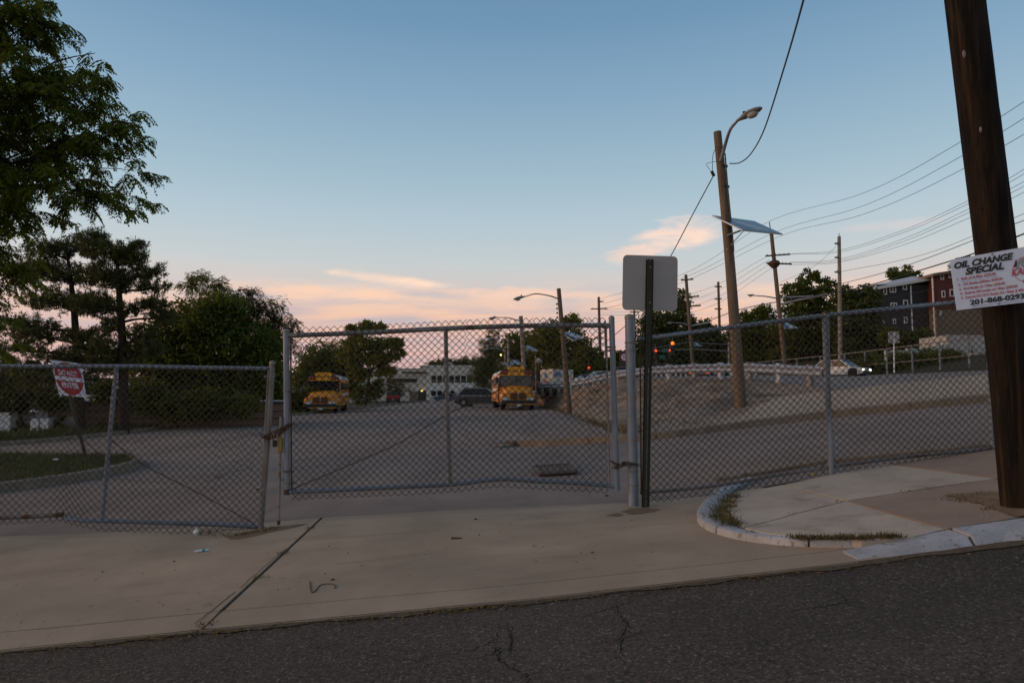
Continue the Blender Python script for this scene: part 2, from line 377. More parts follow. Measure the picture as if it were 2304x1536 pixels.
M['creosote'] = mat('tarred_pole_wood', (.0075, .006, .0048), (.030, .0185, .0105), sc=3.2, det=8, rough=.88, bump=.8, bsc=26, stretch=(3.2, 3.2, .34), dist=.7, speck=((.007, .006, .005), 5, .50, .62), layers=[((1, 1, .35), 8, .57, .66, (.036, .032, .03), .45), ((1.4, 1.4, .25), 4, .56, .66, (.06, .036, .018), .6)])
M['cable'] = mat('black_cable', (.022, .022, .024), rough=.6)
M['lampgrey'] = mat('lamp_housing', (.27, .27, .26), (.2, .2, .19), sc=8, rough=.5, metal=.3)
M['lens'] = mat('frosted_lens', (.42, .40, .34), rough=.25)
M['panel'] = mat('solar_cells', (.055, .065, .09), (.045, .055, .075), sc=9, rough=.16, spec=.8)
M['alu'] = mat('aluminium_frame', (.55, .55, .54), rough=.45, metal=.4)
M['yellow'] = mat('school_bus_yellow', (.76, .285, .012), (.60, .225, .016), sc=3, rough=.42, coat=.15)
M['yellowdk'] = mat('bus_header_yellow', (.82, .36, .014), rough=.5)
M['busroof'] = mat('white_bus_roof', (.62, .60, .57), (.5, .48, .45), sc=2, rough=.5)
M['glass'] = mat('dark_window_glass', (.010, .011, .012), rough=.12, spec=.25)
M['glasspale'] = mat('dusty_windscreen', (.055, .065, .065), (.035, .04, .04), sc=1.3, rough=.15, spec=.5)
M['glassbrown'] = mat('tinted_bus_window', (.09, .032, .012), rough=.15)
M['tyre'] = mat('tyre_rubber', (.012, .012, .012), rough=.85)
M['rim'] = mat('alloy_rim', (.42, .42, .42), rough=.35, metal=.7)
M['redlens'] = mat('red_lens', (.35, .03, .02), rough=.25, spec=.6)
M['headlens'] = mat('headlamp_lens', (.62, .64, .68), rough=.12, spec=.7)
M['grille'] = mat('brown_grille', (.14, .045, .006), rough=.5)
M['carblack'] = mat('black_car_paint', (.008, .008, .009), rough=.4, coat=.12)
M['carblue'] = mat('blue_car_paint', (.016, .028, .06), rough=.3, coat=.5)
M['carred'] = mat('red_truck_paint', (.24, .012, .016), rough=.35, coat=.4)
M['carwhite'] = mat('white_car_paint', (.6, .63, .66), rough=.35, coat=.4)
M['carpale'] = mat('pale_blue_car_paint', (.30, .36, .42), rough=.35, coat=.4)
M['cargrey'] = mat('grey_car_paint', (.12, .12, .13), rough=.35, coat=.4)
M['bldg'] = mat('cream_wall', (.58, .56, .48), (.52, .5, .43), sc=.6, rough=.85, big=(.15, .08))
M['bldgtrim'] = mat('pale_trim', (.6, .59, .55), rough=.7)
M['roofdark'] = mat('dark_roof', (.05, .048, .046), rough=.8)
M['wallbrown'] = mat('tan_block_wall', (.21, .15, .115), (.175, .125, .098), sc=1.5, rough=.9)
M['siding_grey'] = mat('charcoal_siding', (.028, .024, .024), (.034, .029, .028), sc=2, rough=.7)
M['siding_red'] = mat('red_siding', (.13, .026, .016), (.105, .023, .015), sc=2, rough=.7)
M['siding_tan'] = mat('tan_siding', (.20, .15, .105), (.17, .125, .09), sc=2, rough=.8)
M['roofpale'] = mat('pale_roof', (.42, .44, .48), rough=.6)
M['container'] = mat('cream_container', (.55, .5, .43), (.47, .42, .36), sc=2, rough=.6)
M['rail'] = mat('guardrail_zinc', (.36, .39, .44), (.28, .30, .33), sc=6, rough=.5, metal=.35)
M['bark'] = mat('tree_bark', (.05, .036, .026), (.028, .02, .015), sc=9, det=6, rough=.95, bump=.5, bsc=25, stretch=(2, 2, .4))
M['locust'] = leafmat('locust_leaves', (.07, .105, .009), (.18, .2, .018), .55, (.25, .21, .025))
M['pine'] = leafmat('pine_needles', (.055, .066, .02), (.125, .125, .042), .35, (.17, .12, .05))
M['dark'] = leafmat('dark_leaves', (.062, .088, .015), (.15, .172, .028), .5, (.2, .18, .04))
M['ail'] = leafmat('turning_leaves', (.05, .055, .012), (.12, .085, .02), .3, (.16, .085, .03))
M['green'] = leafmat('green_leaves', (.07, .10, .016), (.18, .2, .03), .5)
M['yellowgreen'] = leafmat('yellow_green_leaves', (.08, .105, .016), (.24, .235, .034), .5)
M['conifer'] = leafmat('conifer_leaves', (.055, .075, .022), (.125, .14, .042), .4)
M['weed'] = leafmat('dry_weeds', (.06, .06, .018), (.16, .12, .05), .25)
M['grass'] = leafmat('grass_blades', (.024, .04, .008), (.06, .075, .016), .25)
M['litterleaf'] = leafmat('fallen_leaves', (.07, .045, .015), (.22, .13, .025), .1)
M['stone'] = mat('pale_stones', (.3, .27, .23), (.2, .175, .15), sc=20, rough=.9)
M['plastic'] = mat('pale_plastic', (.62, .66, .68), rough=.3)
M['teal'] = mat('teal_print', (.05, .30, .33), rough=.4)
M['yellowbag'] = mat('yellow_foil', (.75, .62, .03), (.5, .38, .02), sc=20, rough=.25)
M['greensign'] = mat('green_road_sign', (.02, .14, .10), rough=.4)
def emitter(name, c, s): return mat(name, c, emit=(c, s), rough=.3)
M['em_red'] = emitter('lit_red_lens', (1.0, .06, .015), 2.2)
M['em_orange'] = emitter('lit_orange_hand', (1.0, .18, .015), 1.8)
M['em_head'] = emitter('lit_headlamp', (1.0, .82, .5), 7)
M['em_warm'] = emitter('lit_warm_bulb', (1.0, .66, .15), 3)
M['stain'] = mat('rusty_dirt_stain', (.23, .16, .10), (.15, .105, .066), sc=9, det=8, rough=.95, bump=.4, bsc=60)
M['iron'] = mat('dark_cast_iron', (.11, .092, .078), (.07, .06, .05), sc=20, rough=.7)
M['wallwhite'] = mat('grubby_white_wall', (.46, .45, .43), (.36, .35, .33), sc=1.2, det=7, rough=.8)
M['crack'] = mat('crack_shadow', (.016, .014, .012), rough=.95)
# ------------------------------------------------------------------ the lie of the land
YK, YE = 4.3, 7.45            # street-side edge and back edge of the sidewalk
def prof(pts, y):
    q = [P(a, b, y) for a, b in pts]; return [p.x for p in q], [p.z for p in q]
KX, KZ = prof([(-900, 1535), (0, 1462), (450, 1416), (1200, 1346), (1930, 1263), (2304, 1213), (2900, 1130), (4000, 985)], YK)
EX, EZ = prof([(-900, 1235), (0, 1206), (200, 1200), (400, 1187), (590, 1176), (720, 1164), (1000, 1148), (1440, 1128), (1600, 1114), (1870, 1068), (2230, 1012), (2900, 915), (4000, 790)], YE)
def Kz(x): return float(np.interp(x, KX, KZ))
def Ez(x): return float(np.interp(x, EX, EZ))
def sm(t): t = min(1, max(0, t)); return t * t * (3 - 2 * t)
def Lz(x, y): return 0.18 + 0.022 * max(-25, min(x, 8)) - 0.004 * max(0, y - 50)
def ground(x, y):
    if y <= YK: return Kz(x) - 0.012 * (YK - y) - 0.012
    if y <= YE:
        t = (y - YK) / (YE - YK); return Kz(x) * (1 - t) + Ez(x) * t
    B = Lz(x, y) + 0.105 * max(0, x - 0.3) * (1 - sm((y - 18) / 7))
    return Ez(x) * (1 - sm((y - YE) / 9)) + B * sm((y - YE) / 9)
def G(px, py, lift=0.0):
    """where the pixel's ray meets the street / lot surface"""
    a = P(px, py, 1.0); o = Vector((0, 0, EYE)); d = a - o; y0 = 1.5; last = None
    y = y0
    while y < 260:
        p = o + d * y; h = p.z - ground(p.x, p.y) - lift
        if h < 0:
            lo, hi = y - 0.05 * (1 + y * .1), y
            for _ in range(30):
                mdl = (lo + hi) / 2; q = o + d * mdl
                if q.z - ground(q.x, q.y) - lift < 0: hi = mdl
                else: lo = mdl
            q = o + d * hi; return Vector((q.x, q.y, ground(q.x, q.y) + lift))
        y += 0.05 * (1 + y * .1)
    return o + d * 120
def grid_obj(name, xs, ys, hf, m, z=0.0, parent=None, kind='structure'):
    rows = [[(x, y, hf(x, y) + z) for x in xs] for y in ys]
    vs, fs = loft_grid(rows); me = bpy.data.meshes.new(name); me.from_pydata(vs, [], fs); me.update()
    me.polygons.foreach_set('use_smooth', [True] * len(me.polygons))
    o = link_mesh(name, me, m, parent)
    if kind and parent is None: o['kind'] = kind
    return o
lsp = lambda a, b, n: [a + (b - a) * i / (n - 1) for i in range(n)]

# one wide ground sheet out to the horizon, below everything else
mb = MB(); mb.add([(-1800, -300, -2.6), (1800, -300, -2.6), (1800, 9, -2.6), (-1800, 9, -2.6), (-1800, 45, -.75), (1800, 45, -.75), (-1800, 2500, -.75), (1800, 2500, -.75)],
                  [(0, 1, 2, 3), (3, 2, 5, 4), (4, 5, 7, 6)])
tag(mb.build('ground', M['ground']), kind='structure')
xs = lsp(-24, 24, 97)
tag(grid_obj('street', xs, [-30, -12, -5, 0, 2, 3, 3.6, 4, YK + .02], lambda x, y: Kz(x) - 0.012 * (YK - y) - 0.012, M['road']), kind='structure')
lot = grid_obj('parking_lot', lsp(-40, 24, 129), [YE - .02, 7.8, 8.4, 9, 10, 11, 12, 13, 14, 15, 16, 17, 18, 19, 20, 22, 25, 30, 36, 44, 52, 64, 80, 100, 130, 175], ground, M['lot'])
# the sidewalk: a dirty bed that shows in the joints, concrete slabs laid on it
side = grid_obj('sidewalk', lsp(-24, 24, 97), [YK, 4.7, 5.2, 5.8, 6.4, 7.0, YE], lambda x, y: ground(x, y) - .012, M['joint'])
def joint_x(y):   # the long slanting joint of the apron, seen from (725,1165) to (455,1412)
    a, b = G(725, 1163), G(452, 1416); t = (y - b.y) / (a.y - b.y); return b.x + (a.x - b.x) * t
def slab_strip(x0f, x1f, y0, y1, nx, ny, m, lift=0.0):
    rows = []
    for j in range(ny + 1):
        y = y0 + (y1 - y0) * j / ny; a, b = x0f(y), x1f(y)
        rows.append([(a + (b - a) * i / nx, y, ground(a + (b - a) * i / nx, y) + lift) for i in range(nx + 1)])
    vs, fs = loft_grid(rows); n = nx + 1
    # skirts so each slab has real thickness
    ring = [i for i in range(n)] + [j * n + nx for j in range(1, ny + 1)] + [ny * n + i for i in range(nx - 1, -1, -1)] + [j * n for j in range(ny - 1, 0, -1)]
    b = len(vs); vs += [(vs[i][0], vs[i][1], vs[i][2] - .06) for i in ring]
    fs += [(ring[k], b + k, b + (k + 1) % len(ring), ring[(k + 1) % len(ring)]) for k in range(len(ring))]
    mb = MB(); mb.add(vs, fs); return mb.build('slab', m, side)
YS = 4.62      # score line along the street side
slab_strip(lambda y: -24, lambda y: joint_x(y) - .018, YS + .012, YE, 48, 8, M['apron'])
slab_strip(lambda y: joint_x(y) + .018, lambda y: G(2130, 1235).x, YS + .009, YE, 60, 8, M['apron'])
slab_strip(lambda y: -24, lambda y: joint_x(y) - .012, YK, YS - .004, 40, 1, M['apron'])
slab_strip(lambda y: joint_x(y) + .012, lambda y: G(2000, 1254).x, YK + .002, YS - .004, 40, 1, M['apron'])
# kerb face of the apron: a low lip above the gutter
mb = MB(); mb.sweep([(0, .0), (-.02, .004), (-.03, -.2), (.03, -.2)], [(x, YK, Kz(x) - .001) for x in lsp(-24, G(1925, 1262).x, 60)][::-1]); mb.build('kerb_lip', M['apron'], side)
# raised corner of the sidewalk right of the driveway
LIFT = .055
def poly_slab(pxs, m, h=.07, lift=LIFT, shrink=.014, name='slab'):
    q = [G(a, b, lift) for a, b in pxs]; c = sum(q, Vector()) / len(q)
    dens = []
    for a, b in zip(q, q[1:] + q[:1]):
        for k in range(5): dens.append(a.lerp(b, k / 5))
    out = []
    for p in dens:
        d = c - p; d.z = 0; p = p + d.normalized() * shrink; out.append(Vector((p.x, p.y, ground(p.x, p.y) + lift)))
    mb = MB(); n = len(out); cz = Vector((c.x, c.y, ground(c.x, c.y) + lift))
    mb.add([*out, *[p - Vector((0, 0, h)) for p in out], cz], [(i, (i + 1) % n, 2 * n) for i in range(n)] + [(i, n + i, n + (i + 1) % n, (i + 1) % n) for i in range(n)])
    return mb.build(name, m, side)
poly_slab([(1640, 1150), (1662, 1112), (1735, 1094), (1764, 1089), (1905, 1126), (1790, 1155), (1672, 1186)], M['slab'])
poly_slab([(1764, 1089), (1890, 1062), (1995, 1043), (2240, 1076), (2060, 1102), (1905, 1126)], M['slab'])
poly_slab([(1995, 1043), (2140, 1020), (2290, 996), (2420, 1050), (2240, 1076)], M['slab_brown'])
poly_slab([(1905, 1126), (2130, 1190), (2060, 1206), (1940, 1214), (1800, 1208), (1715, 1198), (1672, 1186), (1790, 1155)], M['slab'])
poly_slab([(1905, 1126), (2060, 1102), (2240, 1076), (2420, 1130), (2300, 1163), (2130, 1190)], M['slab_brown'])
poly_slab([(2420, 1050), (2700, 985), (3300, 900), (3300, 1050), (2420, 1130), (2240, 1076)], M['slab'])
poly_slab([(2420, 1130), (3300, 1045), (3600, 1060), (2750, 1110), (2304, 1164)], M['slab'])
# bed of soil under the raised corner
poly_slab([(1640, 1150), (1690, 1112), (1900, 1072), (2140, 1026), (2700, 935), (3600, 820), (3600, 1050), (2750, 1105), (2304, 1166), (2050, 1212), (1800, 1212), (1660, 1192)], M['joint'], lift=LIFT - .032, shrink=0, name='soil_bed')
# painted kerb: the return round the corner, then the street kerb
def kerb(name, pts, wd, h, m, label=None, skirt=.2, parent=None, bev=.025):
    mb = MB(); mb.sweep([(-wd / 2, h - bev * .6), (-wd / 2 + bev, h), (wd / 2 - bev, h), (wd / 2, h - bev * .6), (wd / 2 + .01, -skirt), (-wd / 2 - .01, -skirt)], pts)
    o = mb.build(name, m, parent, smooth=True)
    if parent is None: o['kind'] = 'structure'
    return o
pp = [(1700, 1082), (1655, 1095), (1620, 1118), (1598, 1142), (1590, 1165), (1606, 1186), (1660, 1205), (1740, 1218), (1830, 1224), (1930, 1224), (2020, 1218)]
pth = smooth_path([G(a, b) for a, b in pp], 5)
kret = tag(bpy.data.objects.new('painted_kerb_return', None), kind='structure'); COL.objects.link(kret)
pth = [Vector((p.x, p.y, ground(p.x, p.y))) for p in resample(pth, 61)]
for a, b in ((0, 14), (14, 27), (27, 40), (40, 52), (52, 60)):
    q = [p.copy() for p in pth[a:b + 1]]; q[0] = q[0].lerp(q[1], .12); q[-1] = q[-1].lerp(q[-2], .12); dz = rng.normal() * .004
    kerb('kerb_stone', [p + Vector((rng.normal() * .0015, rng.normal() * .0015, dz + rng.normal() * .0012)) for p in q], .165, .046, M['kerb_white'], parent=kret, bev=.012)
def street_kerb(name, x0, x1, h0, h1):
    n = 14; mb = MB(); rows = []
    for i in range(n + 1):
        x = x0 + (x1 - x0) * i / n; h = h0 + (h1 - h0) * i / n; z = Kz(x)
        wob = .006 * math.sin(x * 9) + .004 * math.sin(x * 23)
        rows.append([(x, YK - .015 + wob, z - .2), (x, YK - .015 + wob, z - .012), (x, YK + .03 + wob, z + h - .02), (x, YK + .055, z + h), (x, YK + .235, z + h + .006), (x, YK + .24, z - .1)])
    vs, fs = loft_grid(rows); k = 6; fs += [tuple(range(k))[::-1], tuple(range(n * k, n * k + k))]
    mb.add(vs, fs); return mb.build(name, M['kerb_white'], kerbs)
kerbs = tag(bpy.data.objects.new('painted_street_kerb', None), kind='structure'); COL.objects.link(kerbs)
xa, xb = G(1938, 1262).x, G(2195, 1228).x
street_kerb('kerb_stone', xa, xb - .012, .004, .048)
street_kerb('kerb_stone', xb + .012, xb + 2.4, .055, .075)
street_kerb('kerb_stone', xb + 2.42, xb + 7, .085, .1)
# kerb on the lot side, behind the right fence
pth = [G(a, b) for a, b in [(1610, 1082), (1720, 1065), (1850, 1042), (2000, 1028), (2240, 1004), (2700, 950)]]
kerb('back_kerb', pth, .12, .05, M['kerb'])
# lot kerbs
nose = [(1118, 1008), (1160, 1003), (1230, 1002), (1320, 997), (1440, 990), (1520, 982), (1600, 972), (1700, 959), (1800, 947), (1900, 936), (2050, 921), (2240, 902), (2600, 868)]
FK = [G(a, b) for a, b in nose]
broken = tag(bpy.data.objects.new('lot_kerb', None), kind='structure'); COL.objects.link(broken)
seg = resample(FK, 60)
cut = [0, 2, 6, 13, 20, 28, 36, 44, 52, 59]
for a, b in zip(cut, cut[1:]):
    q = [seg[i] + Vector((0, (random.random() - .5) * .03, 0)) for i in range(a, b + 1)]
    q[0] = q[0].lerp(q[1], .02); q[-1] = q[-1].lerp(q[-2], .02)
    kerb('kerb_stone', q, .2, .05 if a == 0 else .14, M['kerb'], parent=broken)
LK = [G(a, b) for a, b in [(-700, 1075), (-250, 1030), (0, 1003), (110, 994), (200, 985), (300, 973), (430, 956), (540, 946), (620, 938), (700, 931)]]
LK += [Vector((LK[-1].x - .2, 70, Lz(-15, 70))), Vector((-16.5, 100, Lz(-15, 100))), Vector((-18, 150, Lz(-15, 150)))]
kerb('verge_kerb', LK, .2, .13, M['kerb'])
far = [Vector((p.x - 30, p.y + 6, p.z - .3)) for p in LK]
vs, fs = loft_grid([[p + Vector((-.1, 0, .10)) for p in LK], [p + Vector((-1.2, .3, .14)) for p in LK], [p + Vector((-5, 1.2, -.05)) for p in LK], far])
mb = MB(); mb.add(vs, fs); tag(mb.build('verge', M['soil']), kind='structure')
# grass island with its kerb
isl_o = [(-500, 1170), (-200, 1132), (0, 1106), (150, 1085), (240, 1068), (292, 1055), (306, 1045), (290, 1038), (250, 1035), (150, 1034), (0, 1032), (-200, 1030), (-500, 1028)]
IS = [G(a, b) for a, b in isl_o]
kerb('island_kerb', smooth_path(IS, 3), .16, .15, M['kerb'])
mb = MB(); mb.prism([(p.x, p.y, p.z + .125) for p in IS], .1); tag(mb.build('island', M['soil']), kind='structure')
# paved bank up to the highway
botpx = [(1205, 912), (1262, 924), (1320, 944), (1385, 966), (1440, 980)]
bot = [G(a, b) for a, b in botpx] + [FK[i] + Vector((.05, .12, .1)) for i in range(5, 13)]
top = [P(*q) for q in [(1205, 872, 54), (1262, 874, 50), (1310, 872, 45), (1345, 862, 40), (1400, 853, 36), (1470, 851, 33), (1560, 850, 31), (1680, 851, 28.5), (1780, 862, 26.5), (1860, 872, 24.8), (2000, 877, 23.2), (2240, 868, 21.5), (2600, 845, 20)]]
N = 120; b_ = resample(bot, N); t_ = resample(top, N)
rows = []
for j in range(29):
    f = j / 28; rr = []
    for i in range(N):
        p = b_[i].lerp(t_[i], f); p.z += .5 * math.sin(math.pi * f) * (.5 + .5 * math.sin(i * .12)) * .5 + .10 * math.sin(math.pi * f) * math.sin(i * .5 + f * 4)
        p += Vector((0, 0, (.07 * math.sin(i * 1.0 + j * .5) + .08 * math.sin(i * .35 - j * .65) + .05 * math.sin(i * 2.3 - j * 1.4) + .045 * rng.normal()) * math.sin(math.pi * f)))
        rr.append(p)
    rows.append(rr)
BANK = rows
vs, fs = loft_grid(rows); mb = MB(); mb.add(vs, fs); tag(mb.build('bank', M['bank'], smooth=True), kind='structure')
# pale concrete strip along the foot of the bank
strip = [FK[i].lerp(FK[i + 1], k / 4) for i in range(6, 12) for k in range(4)] + [FK[12]]
vs, fs = loft_grid([[p + Vector((.0, .1, .143)) for p in strip], [p + Vector((.15, .1 + 1.5 * min(1, i / 8), .143 + .32 * min(1, i / 8))) for i, p in enumerate(strip)], [p + Vector((.3, .12 + 1.7 * min(1, i / 8), .1)) for i, p in enumerate(strip)]])
mb = MB(); mb.add(vs, fs); tag(mb.build('bank_footpath', M['footpath'], smooth=True), kind='structure')
# weedy fringe at the foot of the bank's lot side
vs, fs = loft_grid([[p + Vector((-.45, -.2, .012)) for p in b_[:45]], [p + Vector((0, 0, .05)) for p in b_[:45]], [p.lerp(t, .10) + Vector((0, 0, .06)) for p, t in zip(b_[:45], t_[:45])]])
mb = MB(); mb.add(vs, fs); tag(mb.build('weedy_verge', M['dirt'], smooth=True), kind='structure')
# highway and hillside behind it
HF = [P(*q) for q in [(1275, 872, 130), (1320, 864, 112), (1400, 850, 95), (1470, 846, 88), (1560, 845, 84), (1700, 843, 80), (1860, 846, 74), (2050, 840, 66), (2240, 832, 60), (2600, 815, 56)]]
h2 = resample(HF, N); t2 = [p.copy() for p in t_]; t2[0] = P(1150, 874, 90)
rows = [[a.lerp(b, f) for a, b in zip(t_, h2)] for f in (0, .33, .66, 1)]
vs, fs = loft_grid(rows); mb = MB(); mb.add(vs, fs); tag(mb.build('highway', M['highway'], smooth=True), kind='structure')
h3 = resample([P(*q) for q in [(1285, 868, 145), (1340, 855, 125), (1470, 834, 104), (1700, 820, 95), (1900, 812, 86), (2100, 800, 76), (2300, 780, 70), (2700, 750, 66)]], N)
h4 = resample([P(*q) for q in [(1295, 855, 210), (1360, 838, 180), (1470, 805, 155), (1700, 785, 140), (1900, 772, 125), (2100, 762, 106), (2300, 750, 100), (2700, 720, 98)]], N)
h5 = resample([P(*q) for q in [(1305, 830, 420), (1380, 812, 330), (1470, 775, 290), (1700, 760, 260), (1900, 745, 240), (2100, 730, 220), (2300, 715, 200), (2700, 690, 190)]], N)
vs, fs = loft_grid([h2, h3, h4, h5, [p + Vector((0, 120, -25)) for p in h5]]); mb = MB(); mb.add(vs, fs); tag(mb.build('hillside', M['ground'], smooth=True), kind='structure')
# ------------------------------------------------------------------ chain-link fences
YF = 7.2
def fl(pts, d=YF): return [P(a, b, d) for a, b in pts]
def interp_line(pts, x):
    xs = [p.x for p in pts]; return float(np.interp(x, xs, [p.z for p in pts]))
DENT = [(rng.uniform(-6, 7), rng.uniform(0.2, 1.9), rng.uniform(.12, .4), rng.uniform(-.014, .014), rng.uniform(-.012, .012), rng.uniform(-.03, .03)) for _ in range(46)]
def dent(x, z):
    dx = dy = dz = 0.0
    for cx, cz, s_, ax_, az_, ay_ in DENT:
        if abs(x - cx) < 2.2 * s_ and abs(z - cz) < 2.2 * s_:
            g_ = math.exp(-((x - cx) ** 2 + (z - cz) ** 2) / s_ ** 2); dx += ax_ * g_; dz += az_ * g_; dy += ay_ * g_
    return dx, dy, dz
def fabric(topz, botz, x0, x1, y, parent, r=.0034, cell=.0368, wave=.006, sag=None, left_of=None):
    """diamond mesh of bent wires: every wire a zigzag hooked into its neighbours"""
    V = []; Q = []; n = int((x1 - x0) / cell); base = 0
    for i in range(n + 1):
        xc = x0 + i * cell
        zt, zb = interp_line(topz, xc), interp_line(botz, xc)
        zj = zb + (random.random() - .5) * .004
        rows = max(2, int(round((zt - zj) / cell))); pts = []
        for k in range(rows + 1):
            s = 1 if ((k + i) % 2) else -1
            x = xc + s * cell * .5; t = k / rows
            z = zj + (zt - zj) * t
            wv = wave * math.sin(x * 2.3 + z * 1.7) + wave * .7 * math.sin(x * 5.1 - z * 3.3)
            dx, dz = (sag(x, z) if sag else (0, 0))
            ex, ey, ez = dent(x, z); pts.append((x + dx + ex + .003 * math.sin(z * 9 + x * 3), y + s * .0028 + wv + min(0, ey), z + dz + ez))
        p = np.array(pts); d = np.gradient(p, axis=0); d[:, 1] = 0
        nrm = np.stack([-d[:, 2], np.zeros(len(p)), d[:, 0]], 1); ln = np.linalg.norm(nrm, axis=1, keepdims=True)
        seg = p[1:] - p[:-1]
        # perpendicular of each corner: keep it horizontal so both legs stay equally thick
        perp = np.zeros_like(p); perp[:, 0] = 1.0
        perp *= r * 1.35
        yy = np.zeros_like(p); yy[:, 1] = r
        vv = np.stack([p - perp, p - yy, p + perp, p + yy], 1).reshape(-1, 3)
        m = len(p)
        for k in range(4):
            a = base + np.arange(m - 1) * 4 + k; b = base + np.arange(m - 1) * 4 + (k + 1) % 4
            Q.append(np.stack([a, b, b + 4, a + 4], 1))
        V.append(vv); base += m * 4
    V = np.concatenate(V); Q = np.concatenate(Q)
    loc = tuple(parent.location)
    return np_mesh('chain_link_mesh', V, Q, M['wire'], parent, kind='stuff', loc=loc)
def pipe(name, pts, r, m, parent, n=12, smooth=True):
    mb = MB(); mb.tube(pts, r, n); return mb.build(name, m, parent, world=True, smooth=smooth)
def band(parent, p, r, m=None, h=.022, ear=None):
    mb = MB(); mb.tube([p - Vector((0, 0, h / 2)), p + Vector((0, 0, h / 2))], r * 1.14, 12)
    if ear: mb.box(p + Vector((ear * (r + .022), 0, 0)), (.05, .012, h))
    return mb.build('brace_band', m or M['galv_dull'], parent, world=True, smooth=True)
def on(pts, f):
    a, b = pts[0], pts[-1]; return a.lerp(b, f)
def dome(parent, p, r, m, name='post_cap'):
    mb = MB(); mb.rings([(p + Vector((0, 0, z * r)), (r * 1.08 * k, 0, 0), (0, r * 1.08 * k, 0)) for z, k in ((-.3, 1), (.15, 1), (.6, .8), (.9, .45), (1.0, .1))], 12); return mb.build(name, m, parent, world=True, smooth=True)

# --- middle gate leaf
g = thing('chain_link_gate', 'tall closed chain link gate leaf between the padlocked chain and the thick grey post', 'gate', P(1012, 1135, YF))
lp = fl([(644, 746), (646, 1112)]); rp = fl([(1376, 716), (1388, 1103)])
tr = smooth_path(fl([(648, 755), (830, 748), (1003, 739), (1180, 733), (1372, 732)]), 5)
br = smooth_path(fl([(652, 1106), (830, 1098), (1012, 1089), (1090, 1080), (1140, 1077), (1200, 1081), (1290, 1085), (1384, 1093)]), 5)
pipe('gate_post', lp, .032, M['galv'], g); pipe('gate_post', rp, .031, M['galv'], g)
pipe('top_rail', tr, .026, M['galv_dull'], g); pipe('bottom_rail', br, .024, M['galv'], g)
pipe('middle_post', fl([(1003, 740), (1006, 900), (1013, 1089)]), .022, M['galv_dull'], g)
pipe('tension_bar', fl([(654, 760), (656, 1104)], YF - .02), .009, M['rust'], g); pipe('tension_bar', fl([(1364, 735), (1372, 1098)], YF - .02), .009, M['galv_dull'], g)
pipe('truss_rod', smooth_path(fl([(657, 1100), (800, 1040), (900, 995), (1010, 930), (1090, 893), (1200, 838), (1300, 785), (1366, 742)], YF + .03), 3), .0055, M['rust'], g, 6)
dome(g, lp[0], .032, M['galv_dull']); dome(g, rp[0], .031, M['galv_dull'])
for f in (.37, .86, .93): band(g, on(lp, f), .032, ear=1)
mb = MB(); mb.tube([lp[1], lp[1] + Vector((.0, 0, .055))], .034, 12); mb.build('rusty_foot', M['rust'], g, world=True)
for f in (.17, .19, .60, .83): band(g, on(rp, f), .031, ear=-1)
top_t = [Vector((p.x, p.y, p.z + .082)) for p in tr]; bot_t = [Vector((p.x, p.y, p.z - .085)) for p in br]
fabric(top_t, bot_t, P(662, 930, YF).x + .02, P(1366, 930, YF).x, YF - .031, g)
dr = [P(632, 938, YF - .02), P(627, 1172, YF - .02)]
pipe('drop_rod', dr, .0145, M['galv_dull'], g, 10)
mb = MB(); mb.tube([dr[1] - Vector((0, 0, .035)), dr[1] + Vector((0, 0, .01))], .018, 8); mb.build('rod_tip', M['rust'], g, world=True)
for f in (.33, .65):
    p = on(dr, f); q = on(lp, .64 + (f - .33) * .75); mb = MB(); mb.box((p + q) / 2, ((q - p).length + .03, .015, .035)); mb.build('rod_bracket', M['galv'], g, world=True)
mb = MB(); p = on(dr, .27); mb.box(p + Vector((0, -.005, 0)), (.05, .04, .16), bev=.006); mb.build('latch', M['brass'], g, world=True)

# --- left leaf, sagging
gl = thing('chain_link_gate', 'sagging low chain link gate leaf in front of the grass island', 'gate', P(400, 1180, YF))
tl = smooth_path(fl([(-420, 822), (-100, 823), (130, 824), (300, 824), (450, 827), (606, 829)]), 4)
pipe('top_rail', tl, .022, M['galv'], gl)
mp = fl([(262, 826), (245, 1000), (229, 1176)]); pipe('middle_post', mp, .021, M['galv'], gl)
pipe('tension_bar', fl([(604, 832), (594, 1010), (584, 1186)], YF - .02), .010, M['rustpost'], gl)
bl = smooth_path(fl([(148, 1164), (190, 1170), (300, 1173), (450, 1178), (588, 1184)]), 4); pipe('bottom_rail', bl, .023, M['galv'], gl)
bp_ = fl([(-420, 1172), (-100, 1167), (60, 1162), (128, 1158)]); pipe('broken_rail', bp_, .022, M['rustpost'], gl)
mb = MB(); mb.tube([bp_[-1], bp_[-1] + Vector((.06, 0, .004))], [.026, .024], 10); mb.build('rusted_end', M['rust'], gl, world=True)
pipe('truss_rod', fl([(250, 990), (330, 1050), (450, 1110), (580, 1182)], YF + .03), .005, M['rust'], gl, 6)
pipe('truss_rod', fl([(-60, 860), (40, 885), (140, 950), (248, 1040)], YF + .03), .0035, M['rust'], gl, 6)
lpost = fl([(613, 817), (605, 950), (586, 1196)])
pipe('end_post', lpost, .030, M['rustpost'], gl); dome(gl, lpost[0], .030, M['galv_dull'])
for f in (.08, .44, .75, .965): band(gl, on(lpost, f), .030, ear=-1)
bzl = fl([(-420, 1182), (-60, 1180), (60, 1178), (135, 1176), (170, 1186), (230, 1194), (400, 1199), (590, 1201)])
tzl = [Vector((p.x, p.y, p.z + .035)) for p in tl]
def sagf(x, z):
    c = P(160, 1165, YF); d = math.exp(-((x - c.x) / .35) ** 2 - ((z - c.z) / .5) ** 2); return (-.05 * d * math.copysign(1, x - c.x) * min(1, abs(x - c.x) * 4), .02 * d)
fabric(tzl, bzl, P(-420, 930, YF).x, P(598, 930, YF).x, YF - .028, gl, sag=sagf)

